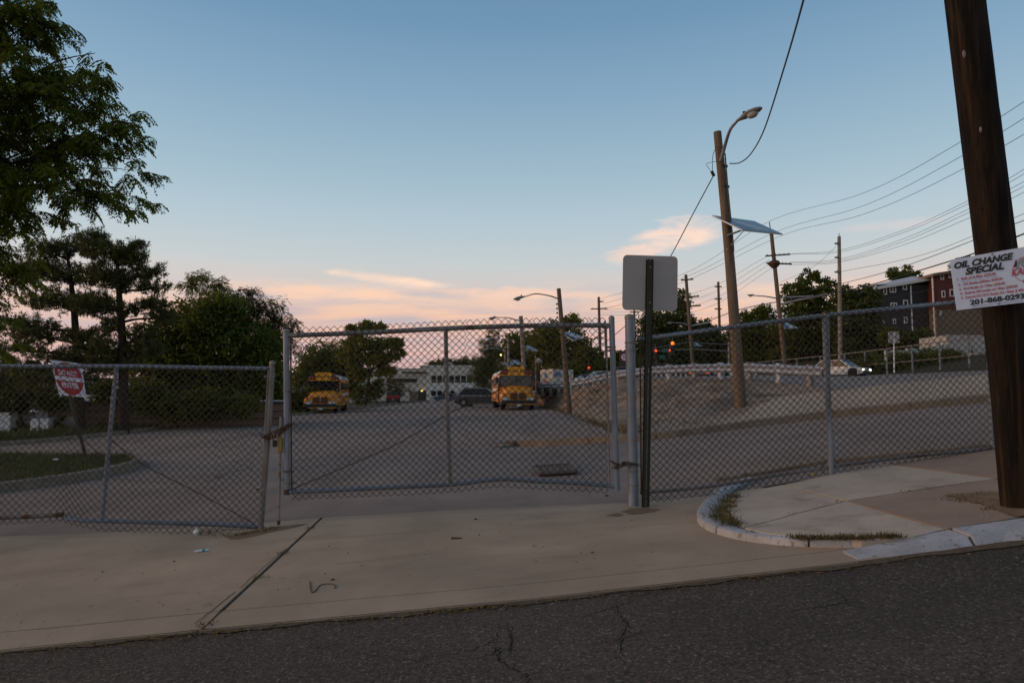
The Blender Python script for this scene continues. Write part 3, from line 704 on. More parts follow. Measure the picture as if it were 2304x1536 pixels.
# --- right fence climbing the street
gr = thing('chain_link_fence', 'chain link fence climbing from the thick grey post to the dark utility pole', 'fence', P(1425, 1146, YF))
thick = fl([(1417, 716), (1421, 930), (1426, 1147)])
pipe('gate_post', thick, .052, M['galv'], gr, 16)
mb = MB(); mb.rings([(thick[0] + Vector((0, 0, z)), (r, 0, 0), (0, r, 0)) for z, r in ((-.01, .056), (.02, .056), (.035, .05), (.045, .02))], 16); mb.build('post_cap', M['galv_dull'], gr, world=True, smooth=True)
for f in (.13, .17, .42, .64, .80, .87): band(gr, on(thick, f), .052, h=.02)
trr = smooth_path(fl([(1438, 763), (1600, 742), (1740, 724), (1862, 709), (2050, 690), (2230, 672), (2700, 620), (3100, 575)]), 4)
brr = smooth_path(fl([(1440, 1108), (1560, 1098), (1660, 1084), (1760, 1066), (1866, 1050), (2050, 1026), (2230, 1008), (2700, 950), (3100, 900)]), 4)
pipe('top_rail', trr, .024, M['galv'], gr); pipe('bottom_rail', brr, .019, M['galv_dull'], gr)
fp = fl([(1857, 706), (1862, 880), (1870, 1068)]); pipe('line_post', fp, .034, M['galv'], gr); dome(gr, fp[0], .03, M['rust'])
fp2 = fl([(2222, 668), (2238, 1020)]); pipe('line_post', fp2, .034, M['galv'], gr); dome(gr, fp2[0], .03, M['rust'])
fp3 = fl([(2680, 615), (2700, 965)]); pipe('line_post', fp3, .034, M['galv'], gr)
for q in (fp, fp2): band(gr, on(q, .03), .034)
fabric([Vector((p.x, p.y, p.z + .028)) for p in trr], [Vector((p.x, p.y, p.z - .085 - .02 * math.sin(p.x * 5))) for p in brr], P(1446, 930, YF).x, P(3000, 930, YF).x, YF - .03, gr, wave=.010)
pipe('tension_bar', fl([(1440, 765), (1443, 1112)], YF - .02), .008, M['rust'], gr)

# --- chains and locks
def link_mesh_data(L, wd, r):
    pts = []; n = 14
    for k in range(n):
        a = 2 * math.pi * k / n; x = math.cos(a) * wd / 2; y = math.sin(a) * wd / 2
        x += (L - wd) / 2 * (1 if math.cos(a) > 0 else -1); pts.append(Vector((x, y, 0)))
    mb = MB(); m = 5; b = 0
    for i, p in enumerate(pts):
        d = (pts[(i + 1) % n] - pts[i - 1]).normalized(); nn = Vector((-d.y, d.x, 0))
        for k in range(m): a = 2 * math.pi * k / m; mb.v.append(tuple(p + nn * (r * math.cos(a)) + Vector((0, 0, r * math.sin(a)))))
    for i in range(n):
        for k in range(m): mb.f.append((i * m + k, i * m + (k + 1) % m, ((i + 1) % n) * m + (k + 1) % m, ((i + 1) % n) * m + k))
    me = bpy.data.meshes.new('link'); me.from_pydata(mb.v, [], mb.f); me.update(); me.materials.append(M['rust']); return me
LINK = link_mesh_data(.044, .028, .0045)
def chain(path, root):
    q = smooth_path(path, 10); L = 0; acc = []
    tot = sum((b - a).length for a, b in zip(q, q[1:])); n = int(tot / .031); q = resample(q, n + 1)
    for i in range(n):
        d = (q[i + 1] - q[i]).normalized(); c = (q[i] + q[i + 1]) / 2
        o = bpy.data.objects.new('link', LINK); COL.objects.link(o); o.parent = root
        rot = d.to_track_quat('X', 'Z').to_matrix() @ Matrix.Rotation(R(40 + 90 * (i % 2)), 3, 'X')
        o.matrix_local = Matrix.Translation(c - Vector(root.location)) @ rot.to_4x4()
c = thing('padlocked_chain', 'rusty chain with a padlock tying the two gate leaves together', 'chain', P(620, 975, YF - .06))
chain(fl([(596, 990), (612, 980), (630, 968), (648, 955), (660, 954)], YF - .07), c)
chain(fl([(592, 984), (604, 978), (640, 960), (656, 957)], YF - .045), c)
chain(fl([(590, 978), (600, 986), (622, 981), (640, 966), (648, 962)], YF - .06), c)
mb = MB(); p = P(618, 997, YF - .06); mb.box(p, (.04, .025, .07), bev=.005); mb.build('padlock', M['black'], c, world=True)
mb = MB(); mb.tube(smooth_path([p + Vector((-.014, 0, .03)), p + Vector((-.014, 0, .06)), p + Vector((0, 0, .075)), p + Vector((.014, 0, .06)), p + Vector((.014, 0, .03))], 4), .005, 6); mb.build('shackle', M['galv_dull'], c, world=True)
c = thing('gate_chain', 'short dark chain knotted between the tall gate leaf and the thick grey post', 'chain', P(1405, 1045, YF - .05))
chain(fl([(1376, 1038), (1392, 1046), (1408, 1040), (1425, 1044), (1440, 1046)], YF - .075), c)
chain(fl([(1378, 1052), (1395, 1050), (1405, 1044), (1416, 1048)], YF - .06), c)
mb = MB(); mb.box(P(1403, 1043, YF - .085), (.035, .03, .05), bev=.005); mb.build('padlock', M['black'], c, world=True)

# ------------------------------------------------------------------ signs
def bil(c, u, v):   # c = tl, tr, br, bl ; u right, v up from the lower left
    return (c[3].lerp(c[2], u)).lerp(c[0].lerp(c[1], u), v)
def plate(name, c, th, m, parent, rad=.06, asp=1.0):
    pts = []
    for cx, cy, a0 in ((1 - rad / asp, rad, -90), (1 - rad / asp, 1 - rad, 0), (rad / asp, 1 - rad, 90), (rad / asp, rad, 180)):
        for k in range(5): a = R(a0 + 90 * k / 4); pts.append((cx + rad / asp * math.cos(a), cy + rad * math.sin(a)))
    nrm = (c[1] - c[0]).cross(c[3] - c[0]).normalized()
    if nrm.y > 0: nrm = -nrm
    fr = [bil(c, u, v) for u, v in pts]; bk = [p - nrm * th for p in fr]; n = len(fr)
    mb = MB(); mb.add(fr + bk, [tuple(range(n)), tuple(range(2 * n - 1, n - 1, -1))] + [(i, n + i, n + (i + 1) % n, (i + 1) % n) for i in range(n)])
    return mb.build(name, m, parent, world=True), nrm
def text_mesh(body, size=1.0, shear=0.0, bold=0.0, align='LEFT'):
    cu = bpy.data.curves.new('t', 'FONT'); cu.body = body; cu.size = size; cu.shear = shear; cu.offset = bold; cu.align_x = align; cu.resolution_u = 3
    ob = bpy.data.objects.new('t', cu); COL.objects.link(ob); dg = bpy.context.evaluated_depsgraph_get()
    me = bpy.data.meshes.new_from_object(ob.evaluated_get(dg)); bpy.data.objects.remove(ob); bpy.data.curves.remove(cu)
    v = [tuple(x.co) for x in me.vertices]; f = [tuple(p.vertices) for p in me.polygons]; bpy.data.meshes.remove(me); return v, f
def print_on(name, c, nrm, verts, faces, m, parent, off=.0016):
    mb = MB(); mb.add([bil(c, u, v) + nrm * off for u, v, *_ in verts], faces); return mb.build(name, m, parent, world=True)
def print_text(c, nrm, body, u0, v0, width, height, m, parent, shear=0.0, bold=0.0, name='lettering'):
    v, f = text_mesh(body, 1.0, shear, bold); xs = [p[0] for p in v]; ys = [p[1] for p in v]
    sx = width / (max(xs) - min(xs)); sy = height / .73; x0 = min(xs)
    return print_on(name, c, nrm, [(u0 + (p[0] - x0) * sx, v0 + p[1] * sy) for p in v], f, m, parent, .003)
# back of a road sign on a perforated channel post
s = thing('road_sign', 'blank grey back of a square road sign on a dark perforated post by the gate', 'sign', P(1453, 1143, 7.05))
c4 = [P(1402, 573, 7.12), P(1525, 577, 7.12), P(1524, 700, 7.12), P(1400, 697, 7.12)]
plate('sign_plate', c4, .004, M['signback'], s, .08)
A, B = P(1463, 583, 7.095), P(1453, 1143, 7.05); axd = (A - B); Ln = axd.length; axd.normalize()
px_, py_ = Vector((1, 0, 0)), Vector((0, -1, 0)); mb = MB(); Wd = .052
def strip3(x0, x1, a0, a1, yo): 
    q = [B + px_ * x + axd * a + py_ * yo for x, a in ((x0, a0), (x1, a0), (x1, a1), (x0, a1))]; k = [p - py_ * .004 for p in q]
    mb.add(q + k, [(0, 1, 2, 3), (7, 6, 5, 4), (0, 4, 5, 1), (1, 5, 6, 2), (2, 6, 7, 3), (3, 7, 4, 0)])
strip3(-.019, -.005, 0, Ln, .012); strip3(.005, .019, 0, Ln, .012)
n = int(Ln / .0254)
for i in range(n): strip3(-.005, .005, i * .0254, i * .0254 + .0155, .012)
for sx in (-1, 1):
    q = [(sx * .019, .012), (sx * .024, -.018), (sx * .036, -.018)]
    for (x0, y0), (x1, y1) in zip(q, q[1:]):
        vv = [B + px_ * x0 + py_ * y0, B + px_ * x1 + py_ * y1]; vv += [p + axd * Ln for p in vv]; vv += [p + px_ * sx * .004 - py_ * .0 for p in vv]
        mb.add(vv, [(0, 1, 3, 2), (4, 6, 7, 5), (0, 4, 5, 1), (2, 3, 7, 6), (0, 2, 6, 4), (1, 5, 7, 3)])
mb.build('channel_post', M['postgreen'], s, world=True)
for f in (.965, .82):
    mb = MB(); p = B + axd * Ln * f + py_ * .014; mb.tube([p, p + py_ * .012], .009, 8); mb.build('bolt', M['galv_dull'], s, world=True)
# do not enter
base = G(198, 1052); base.z += .12; yd = base.y
s = thing('do_not_enter_sign', 'tilted red and white do not enter sign on a bent post in the grass island', 'sign', base)
c4 = [P(113, 809, yd - .07), P(183, 818, yd - .12), P(194, 894, yd - .03), P(133, 888, yd + .02)]
_, nr = plate('sign_plate', c4, .004, M['signwhite'], s, .05)
def arc(cx, cy, r, a0, a1, n): return [(cx + r * math.cos(R(a0 + (a1 - a0) * k / n)), cy + r * math.sin(R(a0 + (a1 - a0) * k / n))) for k in range(n + 1)]
hb = .055; aa = math.degrees(math.asin(hb / .45))
up = arc(.5, .5, .48, aa, 180 - aa, 24); dn = arc(.5, .5, .48, 180 + aa, 360 - aa, 24)
print_on('red_disc', c4, nr, up, [tuple(range(len(up)))], M['red'], s); print_on('red_disc', c4, nr, dn, [tuple(range(len(dn)))], M['red'], s)
print_text(c4, nr, 'DO NOT', .18, .60, .64, .15, M['signwhite'], s, bold=.03); print_text(c4, nr, 'ENTER', .2, .24, .6, .16, M['signwhite'], s, bold=.03)
pipe('bent_post', smooth_path([P(150, 815, yd + .02), P(160, 895, yd + .02), P(170, 945, yd), P(183, 990, yd), base + Vector((0, 0, -.05))], 5), .03, M['postgreen'], s, 8)

# ------------------------------------------------------------------ foreground utility pole and its poster
pb = G(2300, 1128); YP = 4.88
pole = thing('utility_pole', 'thick dark tarred wooden utility pole rising out of the frame at the right edge', 'pole', (P(2292, 1120, YP).x, YP, ground(P(2292, 1120, YP).x, YP)))
q = [P(2306, 1170, YP), P(2298, 1100, YP), P(2270, 800, YP), P(2220, 400, YP), P(2170, 0, YP), P(2110, -520, YP), P(2020, -1500, YP)]
q = smooth_path(q, 8); mb = MB(); q = resample(q, 150); NA = 56; splits = [(rng.uniform(0, 6.28), rng.uniform(0, .7), rng.uniform(.25, .8), rng.uniform(.004, .010)) for _ in range(26)]
for i, p_ in enumerate(q):
    f_ = i / 149; r0_ = .132 - .010 * f_
    for k in range(NA):
        a = 2 * math.pi * k / NA; r_ = r0_ * (1 + .012 * math.sin(3 * a + f_ * 9) + .008 * math.sin(7 * a - f_ * 31) + .006 * math.sin(17 * a + f_ * 60))
        for sa, s0, sl, sd_ in splits:
            da = abs((a - sa - .25 * math.sin(f_ * 6 + sa) + math.pi) % (2 * math.pi) - math.pi)
            if da < .1 and s0 < f_ < s0 + sl * .35: r_ -= sd_ * (1 - da / .1)
        mb.v.append((p_.x + r_ * math.cos(a), p_.y + r_ * math.sin(a), p_.z))
mb.f += [(i * NA + k, i * NA + (k + 1) % NA, (i + 1) * NA + (k + 1) % NA, (i + 1) * NA + k) for i in range(149) for k in range(NA)]
mb.build('shaft', M['creosote'], pole, world=True, smooth=True)
for a, b, s_ in ((2169, 122, .03), (2206, 292, .022), (2232, 560, .02), (2210, 470, .015), (2250, 900, .018)):
    p = P(a, b, YP - .16); mb = MB(); mb.rings([(p, (s_ * .4, 0, 0), (0, 0, s_)), (p - Vector((0, .006, 0)), (s_ * .3, 0, 0), (0, 0, s_ * .8))], 8); mb.build('knot', M['galv_dull'] if b < 300 else M['creosote'], pole, world=True)
s = thing('oil_change_poster', 'white oil change special poster nailed askew to the dark utility pole', 'poster', P(2240, 690, YP - .2))
c4 = [P(2137, 585, 4.74), P(2330, 551, 4.60), P(2338, 676, 4.60), P(2153, 698, 4.74)]
_, nr = plate('board', c4, .005, M['signwhite'], s, .008)
T = lambda *a, **k: print_text(c4, nr, *a, parent=s, **k)
T('OIL CHANGE', .04, .815, .70, .12, M['ink'], shear=.25, bold=.05); T('SPECIAL', .16, .665, .46, .125, M['ink'], shear=.25, bold=.05)
for i, (a, wd) in enumerate((('1.  Bulk oil & filter $320.00', .46), ('2.  15X Bottle oil/Filter $350.00', .53), ('3.  N14 Bottle oil / Filter $300.00', .55), ('4.  Detroit S60 bottle oil / filter $350.00', .69), ('5.  Detroit DD13/15 Bottle Oil / Filter $ 400.00', .80))):
    T(a, .055 + .004 * i, (.575, .465, .375, .29, .205)[i], wd, .052, M['inkred'], bold=.025)
T('FOR MOST TRUCKS  ·  ANY MAKE', .10, .535, .44, .018, M['inkblue'])
T('201-868-0293', .17, .075, .66, .095, M['ink'], bold=.04); T('2808 SECAUCUS AVE   NORTH BERGEN, NJ 07047', .19, .025, .62, .026, M['inkblue'])
def ring2(cx, cy, r0, r1, a0, a1, n, asp):
    o = arc(0, 0, r1, a0, a1, n); i_ = arc(0, 0, r0, a0, a1, n); v = [(cx + x / asp, cy + y) for x, y in o + i_]; return v, [(k, k + 1, n + 2 + k, n + 1 + k) for k in range(n)]
v, f = ring2(.86, .60, .215, .225, 0, 360, 40, 1.6); print_on('emblem', c4, nr, v, f, M['inkred'], s)
v, f = ring2(.86, .66, .10, .15, 20, 200, 16, 1.6); print_on('emblem', c4, nr, v, f, M['inkgrey'], s)
v, f = ring2(.86, .70, .02, .07, 0, 360, 16, 1.6); print_on('emblem', c4, nr, v, f, M['inkgrey'], s)
print_on('emblem', c4, nr, [(.725, .66), (.775, .66), (.775, .78), (.76, .79)], [(0, 1, 2, 3)], M['ink'], s)
v, f = ring2(.86, .375, .0, .05, 0, 360, 16, 1.6); print_on('emblem', c4, nr, v, f, M['red'], s)
T('KAMIL', .70, .51, .29, .13, M['inkred'], shear=.2, bold=.03)
for u, v_ in ((.5, .97), (.52, .03)):
    mb = MB(); p = bil(c4, u, v_) + nr * .002; mb.tube([p, p + nr * .003], .006, 8); mb.build('nail', M['galv_dull'], s, world=True)
# ------------------------------------------------------------------ lamp poles, utility poles, wires
def cobra(parent, tip, dirv, size=.6, m='lampgrey'):
    """cobra-head lamp at the end of an arm: housing, glass bowl, photocell"""
    d = Vector(dirv).normalized(); side_ = d.cross(Vector((0, 0, 1))).normalized(); up = side_.cross(d)
    L = size; mb = MB()
    st = [(0, .05, .045), (.12, .07, .06), (.3, .15, .09), (.55, .19, .11), (.8, .16, .085), (.95, .09, .05), (1.0, .02, .02)]
    mb.rings([(tip + d * (L * f) + up * (b * L * .2), side_ * (a * L), up * (b * L)) for f, a, b in st], 12)
    h = mb.build('lamp_housing', M[m], parent, world=True, smooth=True)
    mb = MB(); c = tip + d * (L * .62) - up * (.04 * L)
    mb.rings([(c - up * (z * L), side_ * (.16 * k * L), d * (.22 * k * L)) for z, k in ((0, 1), (.06, .9), (.11, .65), (.135, .2))], 12); mb.build('lamp_bowl', M['lens'], parent, world=True, smooth=True)
    mb = MB(); c = tip + d * (L * .3) + up * (.09 * L); mb.tube([c, c + up * (.1 * L)], .05 * L, 8); mb.build('photocell', M['black'], parent, world=True)
def solar(parent, c4, armfrom, m='panel'):
    c4 = [Vector(p) for p in c4]; n = (c4[1] - c4[0]).cross(c4[3] - c4[0]).normalized()
    if n.z < 0: n = -n
    th = .035; mb = MB(); bk = [p - n * th for p in c4]
    mb.add(c4 + bk, [(0, 1, 2, 3), (7, 6, 5, 4)] + [(i, 4 + i, 4 + (i + 1) % 4, (i + 1) % 4) for i in range(4)])
    mb.build('panel_frame', M['alu'], parent, world=True)
    k = .02; inn = [bil(c4, u, v) + n * .003 for u, v in ((k, 1 - k), (1 - k, 1 - k), (1 - k, k), (k, k))]
    for i in range(2):
        a, b = (0, .496) if i == 0 else (.504, 1)
        q = [bil(inn, a, 1), bil(inn, b, 1), bil(inn, b, 0), bil(inn, a, 0)]; mb = MB(); mb.add(q, [(0, 1, 2, 3)]); mb.build('cell_sheet', M[m], parent, world=True)
    c = sum(c4, Vector()) / 4 - n * .05; af = Vector(armfrom); mb = MB()
    for o in (-.08, .08):
        mb.tube([af + Vector((0, o, 0)), Vector((c.x, c.y + o, c.z - .05))], .022, 6)
    mb.tube([bil(c4, .15, .5) - n * .06, bil(c4, .85, .5) - n * .06], .022, 6); mb.tube([af + Vector((0, 0, -.4)), c - n * .02], .014, 6)
    mb.build('panel_bracket', M['alu'], parent, world=True)
def arm(parent, pts, r, m='lampgrey'):
    mb = MB(); q = smooth_path(pts, 6); mb.tube(q, [r * (1 - .35 * i / len(q)) for i in range(len(q))], 8); return mb.build('lamp_arm', M[m], parent, world=True, smooth=True)
def shaft(parent, pts, r0, r1, m='wood', n=12):
    mb = MB(); q = resample(pts, 10); mb.tube(q, [r0 + (r1 - r0) * i / 9 for i in range(10)], n); return mb.build('shaft', M[m], parent, world=True, smooth=True)

# nearest lamp pole, on the bank
D = 19.2; bpt = P(1671, 948, D)
t = thing('lamp_pole', 'tall leaning wooden lamp pole with solar panel standing on the paved bank', 'lamp pole', bpt, group='wooden lamp poles along the lot')
shaft(t, [P(1614, 297, D), P(1640, 560, D), bpt - Vector((0, 0, .4))], .112, .175)
tip = P(1659, 272, D - 1.1)
arm(t, [P(1622, 362, D - .1), P(1632, 325, D - .4), P(1643, 292, D - .8), tip], .055)
cobra(t, tip, (P(1700, 250, D - 1.6) - tip), .8)
solar(t, [P(1602, 484, D + .3), P(1697, 497, D + .5), P(1761, 526, D - .75), P(1671, 517, D - .95)], P(1634, 531, D - .1))
pipe('conduit', [P(1631, 345, D - .14), P(1638, 430, D - .15), P(1643, 480, D - .15), P(1648, 530, D - .15), P(1651, 565, D - .15)], .022, M['black'], t, 6)
pipe('cable_loop', smooth_path([P(1612, 330, D - .1), P(1604, 350, D - .2), P(1603, 380, D - .2), P(1605, 395, D - .2)], 4), .009, M['cable'], t, 5)
pipe('cable_loop', smooth_path([P(1622, 362, D - .1), P(1596, 366, D - .2), P(1590, 372, D - .2), P(1604, 390, D - .2)], 4), .007, M['cable'], t, 5)
mb = MB(); mb.box(P(1604, 391, D - .2), (.07, .06, .16), rot=Matrix.Rotation(R(-25), 3, 'Y')); mb.build('clamp', M['black'], t, world=True)
for yy in (375, 421): mb = MB(); p = P(1626 if yy < 400 else 1630, yy, D); mb.tube([p - Vector((0, 0, .02)), p + Vector((0, 0, .02))], .145, 12); mb.build('strap', M['black'], t, world=True)
def wire(pts, r, label, group=None, n=10, m='cable'):
    mb = MB(); q = smooth_path(pts, n); mb.tube(q, r, 5); o = mb.build('overhead_cable', M[m], None, smooth=True); tag(o, label, 'cable', group)
    return o
wire([P(1642, 368, D), P(1665, 366, D - 1), P(1690, 345, D - 2), P(1720, 290, D - 4), P(1765, 150, D - 7), P(1808, 0, D - 10), P(1850, -170, D - 12)], .016, 'single twisted service cable swooping from the nearest lamp pole up out of the frame')
wire([P(1604, 398, D), P(1560, 480, D + 1.5), P(1510, 575, D + 3.5), P(1440, 700, D + 8), P(1330, 790, D + 16), P(1215, 848, D + 29)], .016, 'sagging guy cable running from the nearest lamp pole down toward the distant floodlight pole')
# second lamp pole
D = 38; bpt = P(1281, 908, D)
t = thing('lamp_pole', 'leaning wooden lamp pole with long curved arm right of the right school bus', 'lamp pole', bpt, group='wooden lamp poles along the lot')
shaft(t, [P(1257, 649, D), bpt - Vector((0, 0, .5))], .115, .16)
tip = P(1182, 667, D - 1.0)
arm(t, [P(1256, 672, D), P(1235, 665, D - .3), P(1205, 661, D - .7), tip], .04)
cobra(t, tip, P(1154, 674, D - 1.3) - tip, .75)
solar(t, [P(1259, 746, D + .3), P(1288, 747, D + .5), P(1315, 759, D - .5), P(1290, 766, D - .7)], P(1266, 765, D))
for k in range(5): mb = MB(); mb.box(P(1253 + k * .3, 684 + k * 10, D), (.09, .09, .1)); mb.build('spool_clip', M['black'], t, world=True)
# third
D = 52; bpt = P(1184, 915, D)
t = thing('lamp_pole', 'wooden lamp pole with swan neck arm rising behind the right school bus', 'lamp pole', bpt, group='wooden lamp poles along the lot')
shaft(t, [P(1172, 711, D), bpt - Vector((0, 0, .4))], .15, .18, 'woodgrey')
tip = P(1120, 714, D - 1)
arm(t, [P(1168, 722, D), P(1145, 715, D - .4), tip], .045)
cobra(t, tip, P(1098, 717, D - 1.4) - tip, .8)
solar(t, [P(1174, 776, D + .3), P(1195, 778, D + .4), P(1212, 789, D - .5), P(1196, 790, D - .6)], P(1180, 790, D))
# fourth and fifth, farther away
for k, (D, tx, ty, bx, ax, ay, lx, lab) in enumerate(((70, 1143, 762, 1146, 1118, 762, 1095, 'slim far lamp pole, taller of the two left of the right school bus'), (78, 1136, 786, 1138, 1112, 784, 1089, 'slim far lamp pole, shorter of the two left of the right school bus'))):
    bpt = P(bx, 900, D); t = thing('lamp_pole', lab, 'lamp pole', bpt, group='wooden lamp poles along the lot')
    shaft(t, [P(tx, ty, D), bpt - Vector((0, 0, .5))], .11, .14, 'galv_dull' if k == 0 else 'woodgrey')
    tip = P(ax - 8, ay - 1, D - .6); arm(t, [P(tx, ty + 6, D), P((tx + ax) / 2, ay + 1, D - .3), tip], .05, 'rail'); cobra(t, tip, P(lx, ay + 3, D - 1) - tip, .85, 'rail')
    c0 = (1140, 810) if k == 0 else (1122, 816)
    solar(t, [P(c0[0] + 4, c0[1] - 2, D + .4), P(c0[0] + 26, c0[1], D + .4), P(c0[0] + 34, c0[1] + 10, D - .8), P(c0[0] + 14, c0[1] + 9, D - .8)], P(bx, c0[1] + 10, D))
    if k == 0:
        mb = MB(); p = P(1127, 798, D - .5); mb.rings([(p + Vector((0, 0, z)), (r_, 0, 0), (0, r_, 0)) for z, r_ in ((-.1, .03), (-.05, .08), (.03, .08), (.08, .03))], 8); mb.build('lit_bulb', M['em_warm'], t, world=True)
        mb = MB(); mb.tube([P(1132, 796, D), P(1127, 794, D - .5)], .02, 6); mb.build('bulb_arm', M['black'], t, world=True)
# floodlight pole
D = 48; bpt = P(1206, 900, D); t = thing('floodlight_pole', 'thin rusty pole with a round floodlight to the right of the right school bus', 'pole', bpt)
shaft(t, [P(1205, 800, D), bpt - Vector((0, 0, .3))], .05, .06, 'rustpost')
mb = MB(); c0 = P(1209, 811, D); mb.rings([(c0 + Vector((x, -x * .5, -x * .3)), (0, .14 * r_, .05), (0, -.05, .22 * r_)) for x, r_ in ((-.15, .3), (-.1, .8), (.12, 1), (.3, .7), (.36, .2))], 12); mb.build('floodlight', M['lampgrey'], t, world=True, smooth=True)

# roadside utility poles
def insul(parent, p, s=.1):
    mb = MB(); mb.tube([p, p + Vector((0, 0, s * 1.8))], [s * .5, s * .35], 6); mb.build('insulator', M['black'], parent, world=True)
def upole(label, top, bot, D, r, arms, m='wood', extra=None):
    b = P(*bot, D); t = thing('utility_pole', label, 'pole', b, group='utility poles along the highway')
    shaft(t, [P(*top, D), b - Vector((0, 0, 1.2))], r * .75, r, m)
    for (x0, y0, x1, y1, ins) in arms:
        a, c_ = P(x0, y0, D - .15), P(x1, y1, D - .15); mb = MB(); v = c_ - a
        mb.tube([a, c_], .1, 4); mb.build('crossarm', M[m], t, world=True)
        for k in range(ins): insul(t, a.lerp(c_, (k + .5) / ins) + Vector((0, 0, .06)), .09)
    return t
t = upole('leaning double crossarm utility pole with a heap of fittings right of the nearest lamp pole', (1735, 520), (1766, 806), 82, .29, [(1722, 576, 1778, 572, 6), (1724, 592, 1781, 594, 7)])
mb = MB(); c0 = P(1742, 590, 82); mb.rings([(c0 + Vector((0, 0, z)), (r_, 0, 0), (0, r_, 0)) for z, r_ in ((-.8, .15), (-.5, .5), (-.2, .75), (.1, .6), (.3, .2))], 9); mb.build('fittings_nest', M['rust'], t, world=True)
mb = MB(); mb.tube([P(1734, 520, 82), P(1731, 500, 82)], .06, 6); mb.build('pole_top_pin', M['black'], t, world=True)
tip = P(1700, 665, 81); arm(t, [P(1752, 672, 82), P(1725, 667, 81.5), tip], .09, 'rail'); cobra(t, tip, P(1684, 664, 81) - tip, 1.0)
mb = MB(); mb.tube([P(1756, 684, 82), P(1810, 672, 80), P(1862, 662, 78)], .12, 6); mb.tube([P(1754, 669, 82), P(1830, 666, 80)], .08, 6); mb.build('steel_arm', M['rail'], t, world=True)
solar(t, [P(1764, 725, 82.5), P(1776, 726, 82.6), P(1796, 738, 80.5), P(1764, 739, 80.5)], P(1760, 738, 82))
t = upole('straight pale utility pole with three short pegs above the highway railing', (1888, 532), (1890, 815), 76, .24, [(1878, 548, 1890, 548, 1), (1878, 579, 1890, 580, 1), (1878, 612, 1890, 612, 1)], 'woodgrey')
mb = MB(); mb.tube([P(1888, 534, 76), P(1888, 525, 76)], .04, 6); mb.build('pole_top_pin', M['black'], t, world=True)
t = upole('crossarmed utility pole rising left of the nearest lamp pole, the nearer of two', (1543, 618), (1562, 846), 90, .27, [(1532, 630, 1560, 628, 3), (1545, 669, 1573, 666, 4), (1550, 689, 1577, 687, 4)])
tip = P(1516, 726, 89); arm(t, [P(1552, 732, 90), P(1535, 727, 89.5), tip], .09, 'rail'); cobra(t, tip, P(1506, 726, 89) - tip, .9)
mb = MB(); mb.tube([P(1554, 733, 90), P(1597, 725, 89)], .11, 6); mb.build('steel_arm', M['rail'], t, world=True)
solar(t, [P(1560, 769, 90.5), P(1567, 769, 90.5), P(1580, 778, 89), P(1562, 779, 89)], P(1557, 776, 90))
upole('distant slim utility pole just left of the nearest lamp pole', (1616, 634), (1622, 838), 110, .26, [(1608, 645, 1624, 645, 2), (1608, 673, 1624, 672, 2), (1608, 695, 1624, 695, 2)])
upole('far utility pole standing behind the top corner of the gate', (1347, 668), (1352, 850), 115, .28, [(1345, 679, 1358, 678, 1), (1329, 695, 1367, 694, 4), (1340, 760, 1356, 760, 2)])
upole('second far utility pole half hidden behind the right end of the tall gate leaf', (1361, 722), (1367, 850), 125, .26, [(1354, 738, 1369, 738, 2)])
upole('far utility pole peeping out below the blank road sign', (1427, 698), (1430, 850), 130, .26, [(1417, 702, 1438, 702, 3)])
upole('thin utility pole above the trees behind the second lamp pole', (1292, 706), (1292, 850), 120, .2, [(1288, 711, 1296, 711, 1)])
# power lines
gw = 'overhead lines beside the highway'
def line(pts, r, lab): wire([P(*q) for q in pts], r, lab, gw, 10)
for nm, y0, y1, y2, dx, k in (('highest', 498, 325, 60, 0, 0), ('middle', 522, 358, 105, 14, 1), ('lowest', 530, 388, 150, 28, 2)):
    line([(1350 + k * 6, 672 + k * 12, 115), (1543, 614 + k * 9, 90), (1731 + dx, y0, 82), (1940, (y0 + y1) / 2 + 24, 66), (2152, y1, 50), (2560, y2, 36)], .020, nm + ' of the three top power lines sweeping up to the right edge')
for nm, y0, ym, y1, y2 in (('uppermost', 571, 563, 455, 340), ('second', 572, 567, 462, 352), ('middle', 590, 583, 474, 372), ('fourth', 592, 587, 482, 384), ('lowest', 596, 590, 494, 398)):
    line([(1778, y0, 82), (1888, ym, 75), (2030, (ym + y1) / 2 + 10, 65), (2172, y1, 56), (2300, y1 - (y1 - y2) * .62, 48), (2420, y2 - 40, 42)], .018, nm + ' line of the bundle crossing behind the pale straight pole')
for nm, k in (('topmost', 0), ('second', 1), ('third', 2), ('bottom', 3)):
    line([(1350, 694 + k * 5, 115), (1565, 668 + k * 14 - 10, 90), (1724 + k * 8, 578 + k * 6, 82)], .017, nm + ' faint line dropping from the double crossarm pole to the far poles')
line([(1888, 612, 76), (2080, 572, 63), (2330, 470, 48)], .02, 'upper of the two lines running just above the house roofs')
line([(1760, 668, 82), (2000, 610, 64), (2330, 486, 46)], .03, 'lower of the two lines running just above the house roofs')
line([(1440, 800, 110), (1640, 704, 92), (1900, 655, 72), (2130, 590, 55), (2230, 555, 48), (2420, 480, 40)], .055, 'heavy black cable sagging past the trees to the dark utility pole')
line([(1562, 740, 90), (1900, 690, 72), (2330, 600, 48)], .025, 'thin dark cable crossing in front of the charcoal house')
line([(1888, 548, 76), (1830, 600, 79), (1745, 640, 82)], .016, 'short slack line between the pale straight pole and its neighbour')
line([(1766, 700, 82), (2000, 720, 66), (2330, 640, 50)], .025, 'lowest dark cable drooping across the hillside trees')

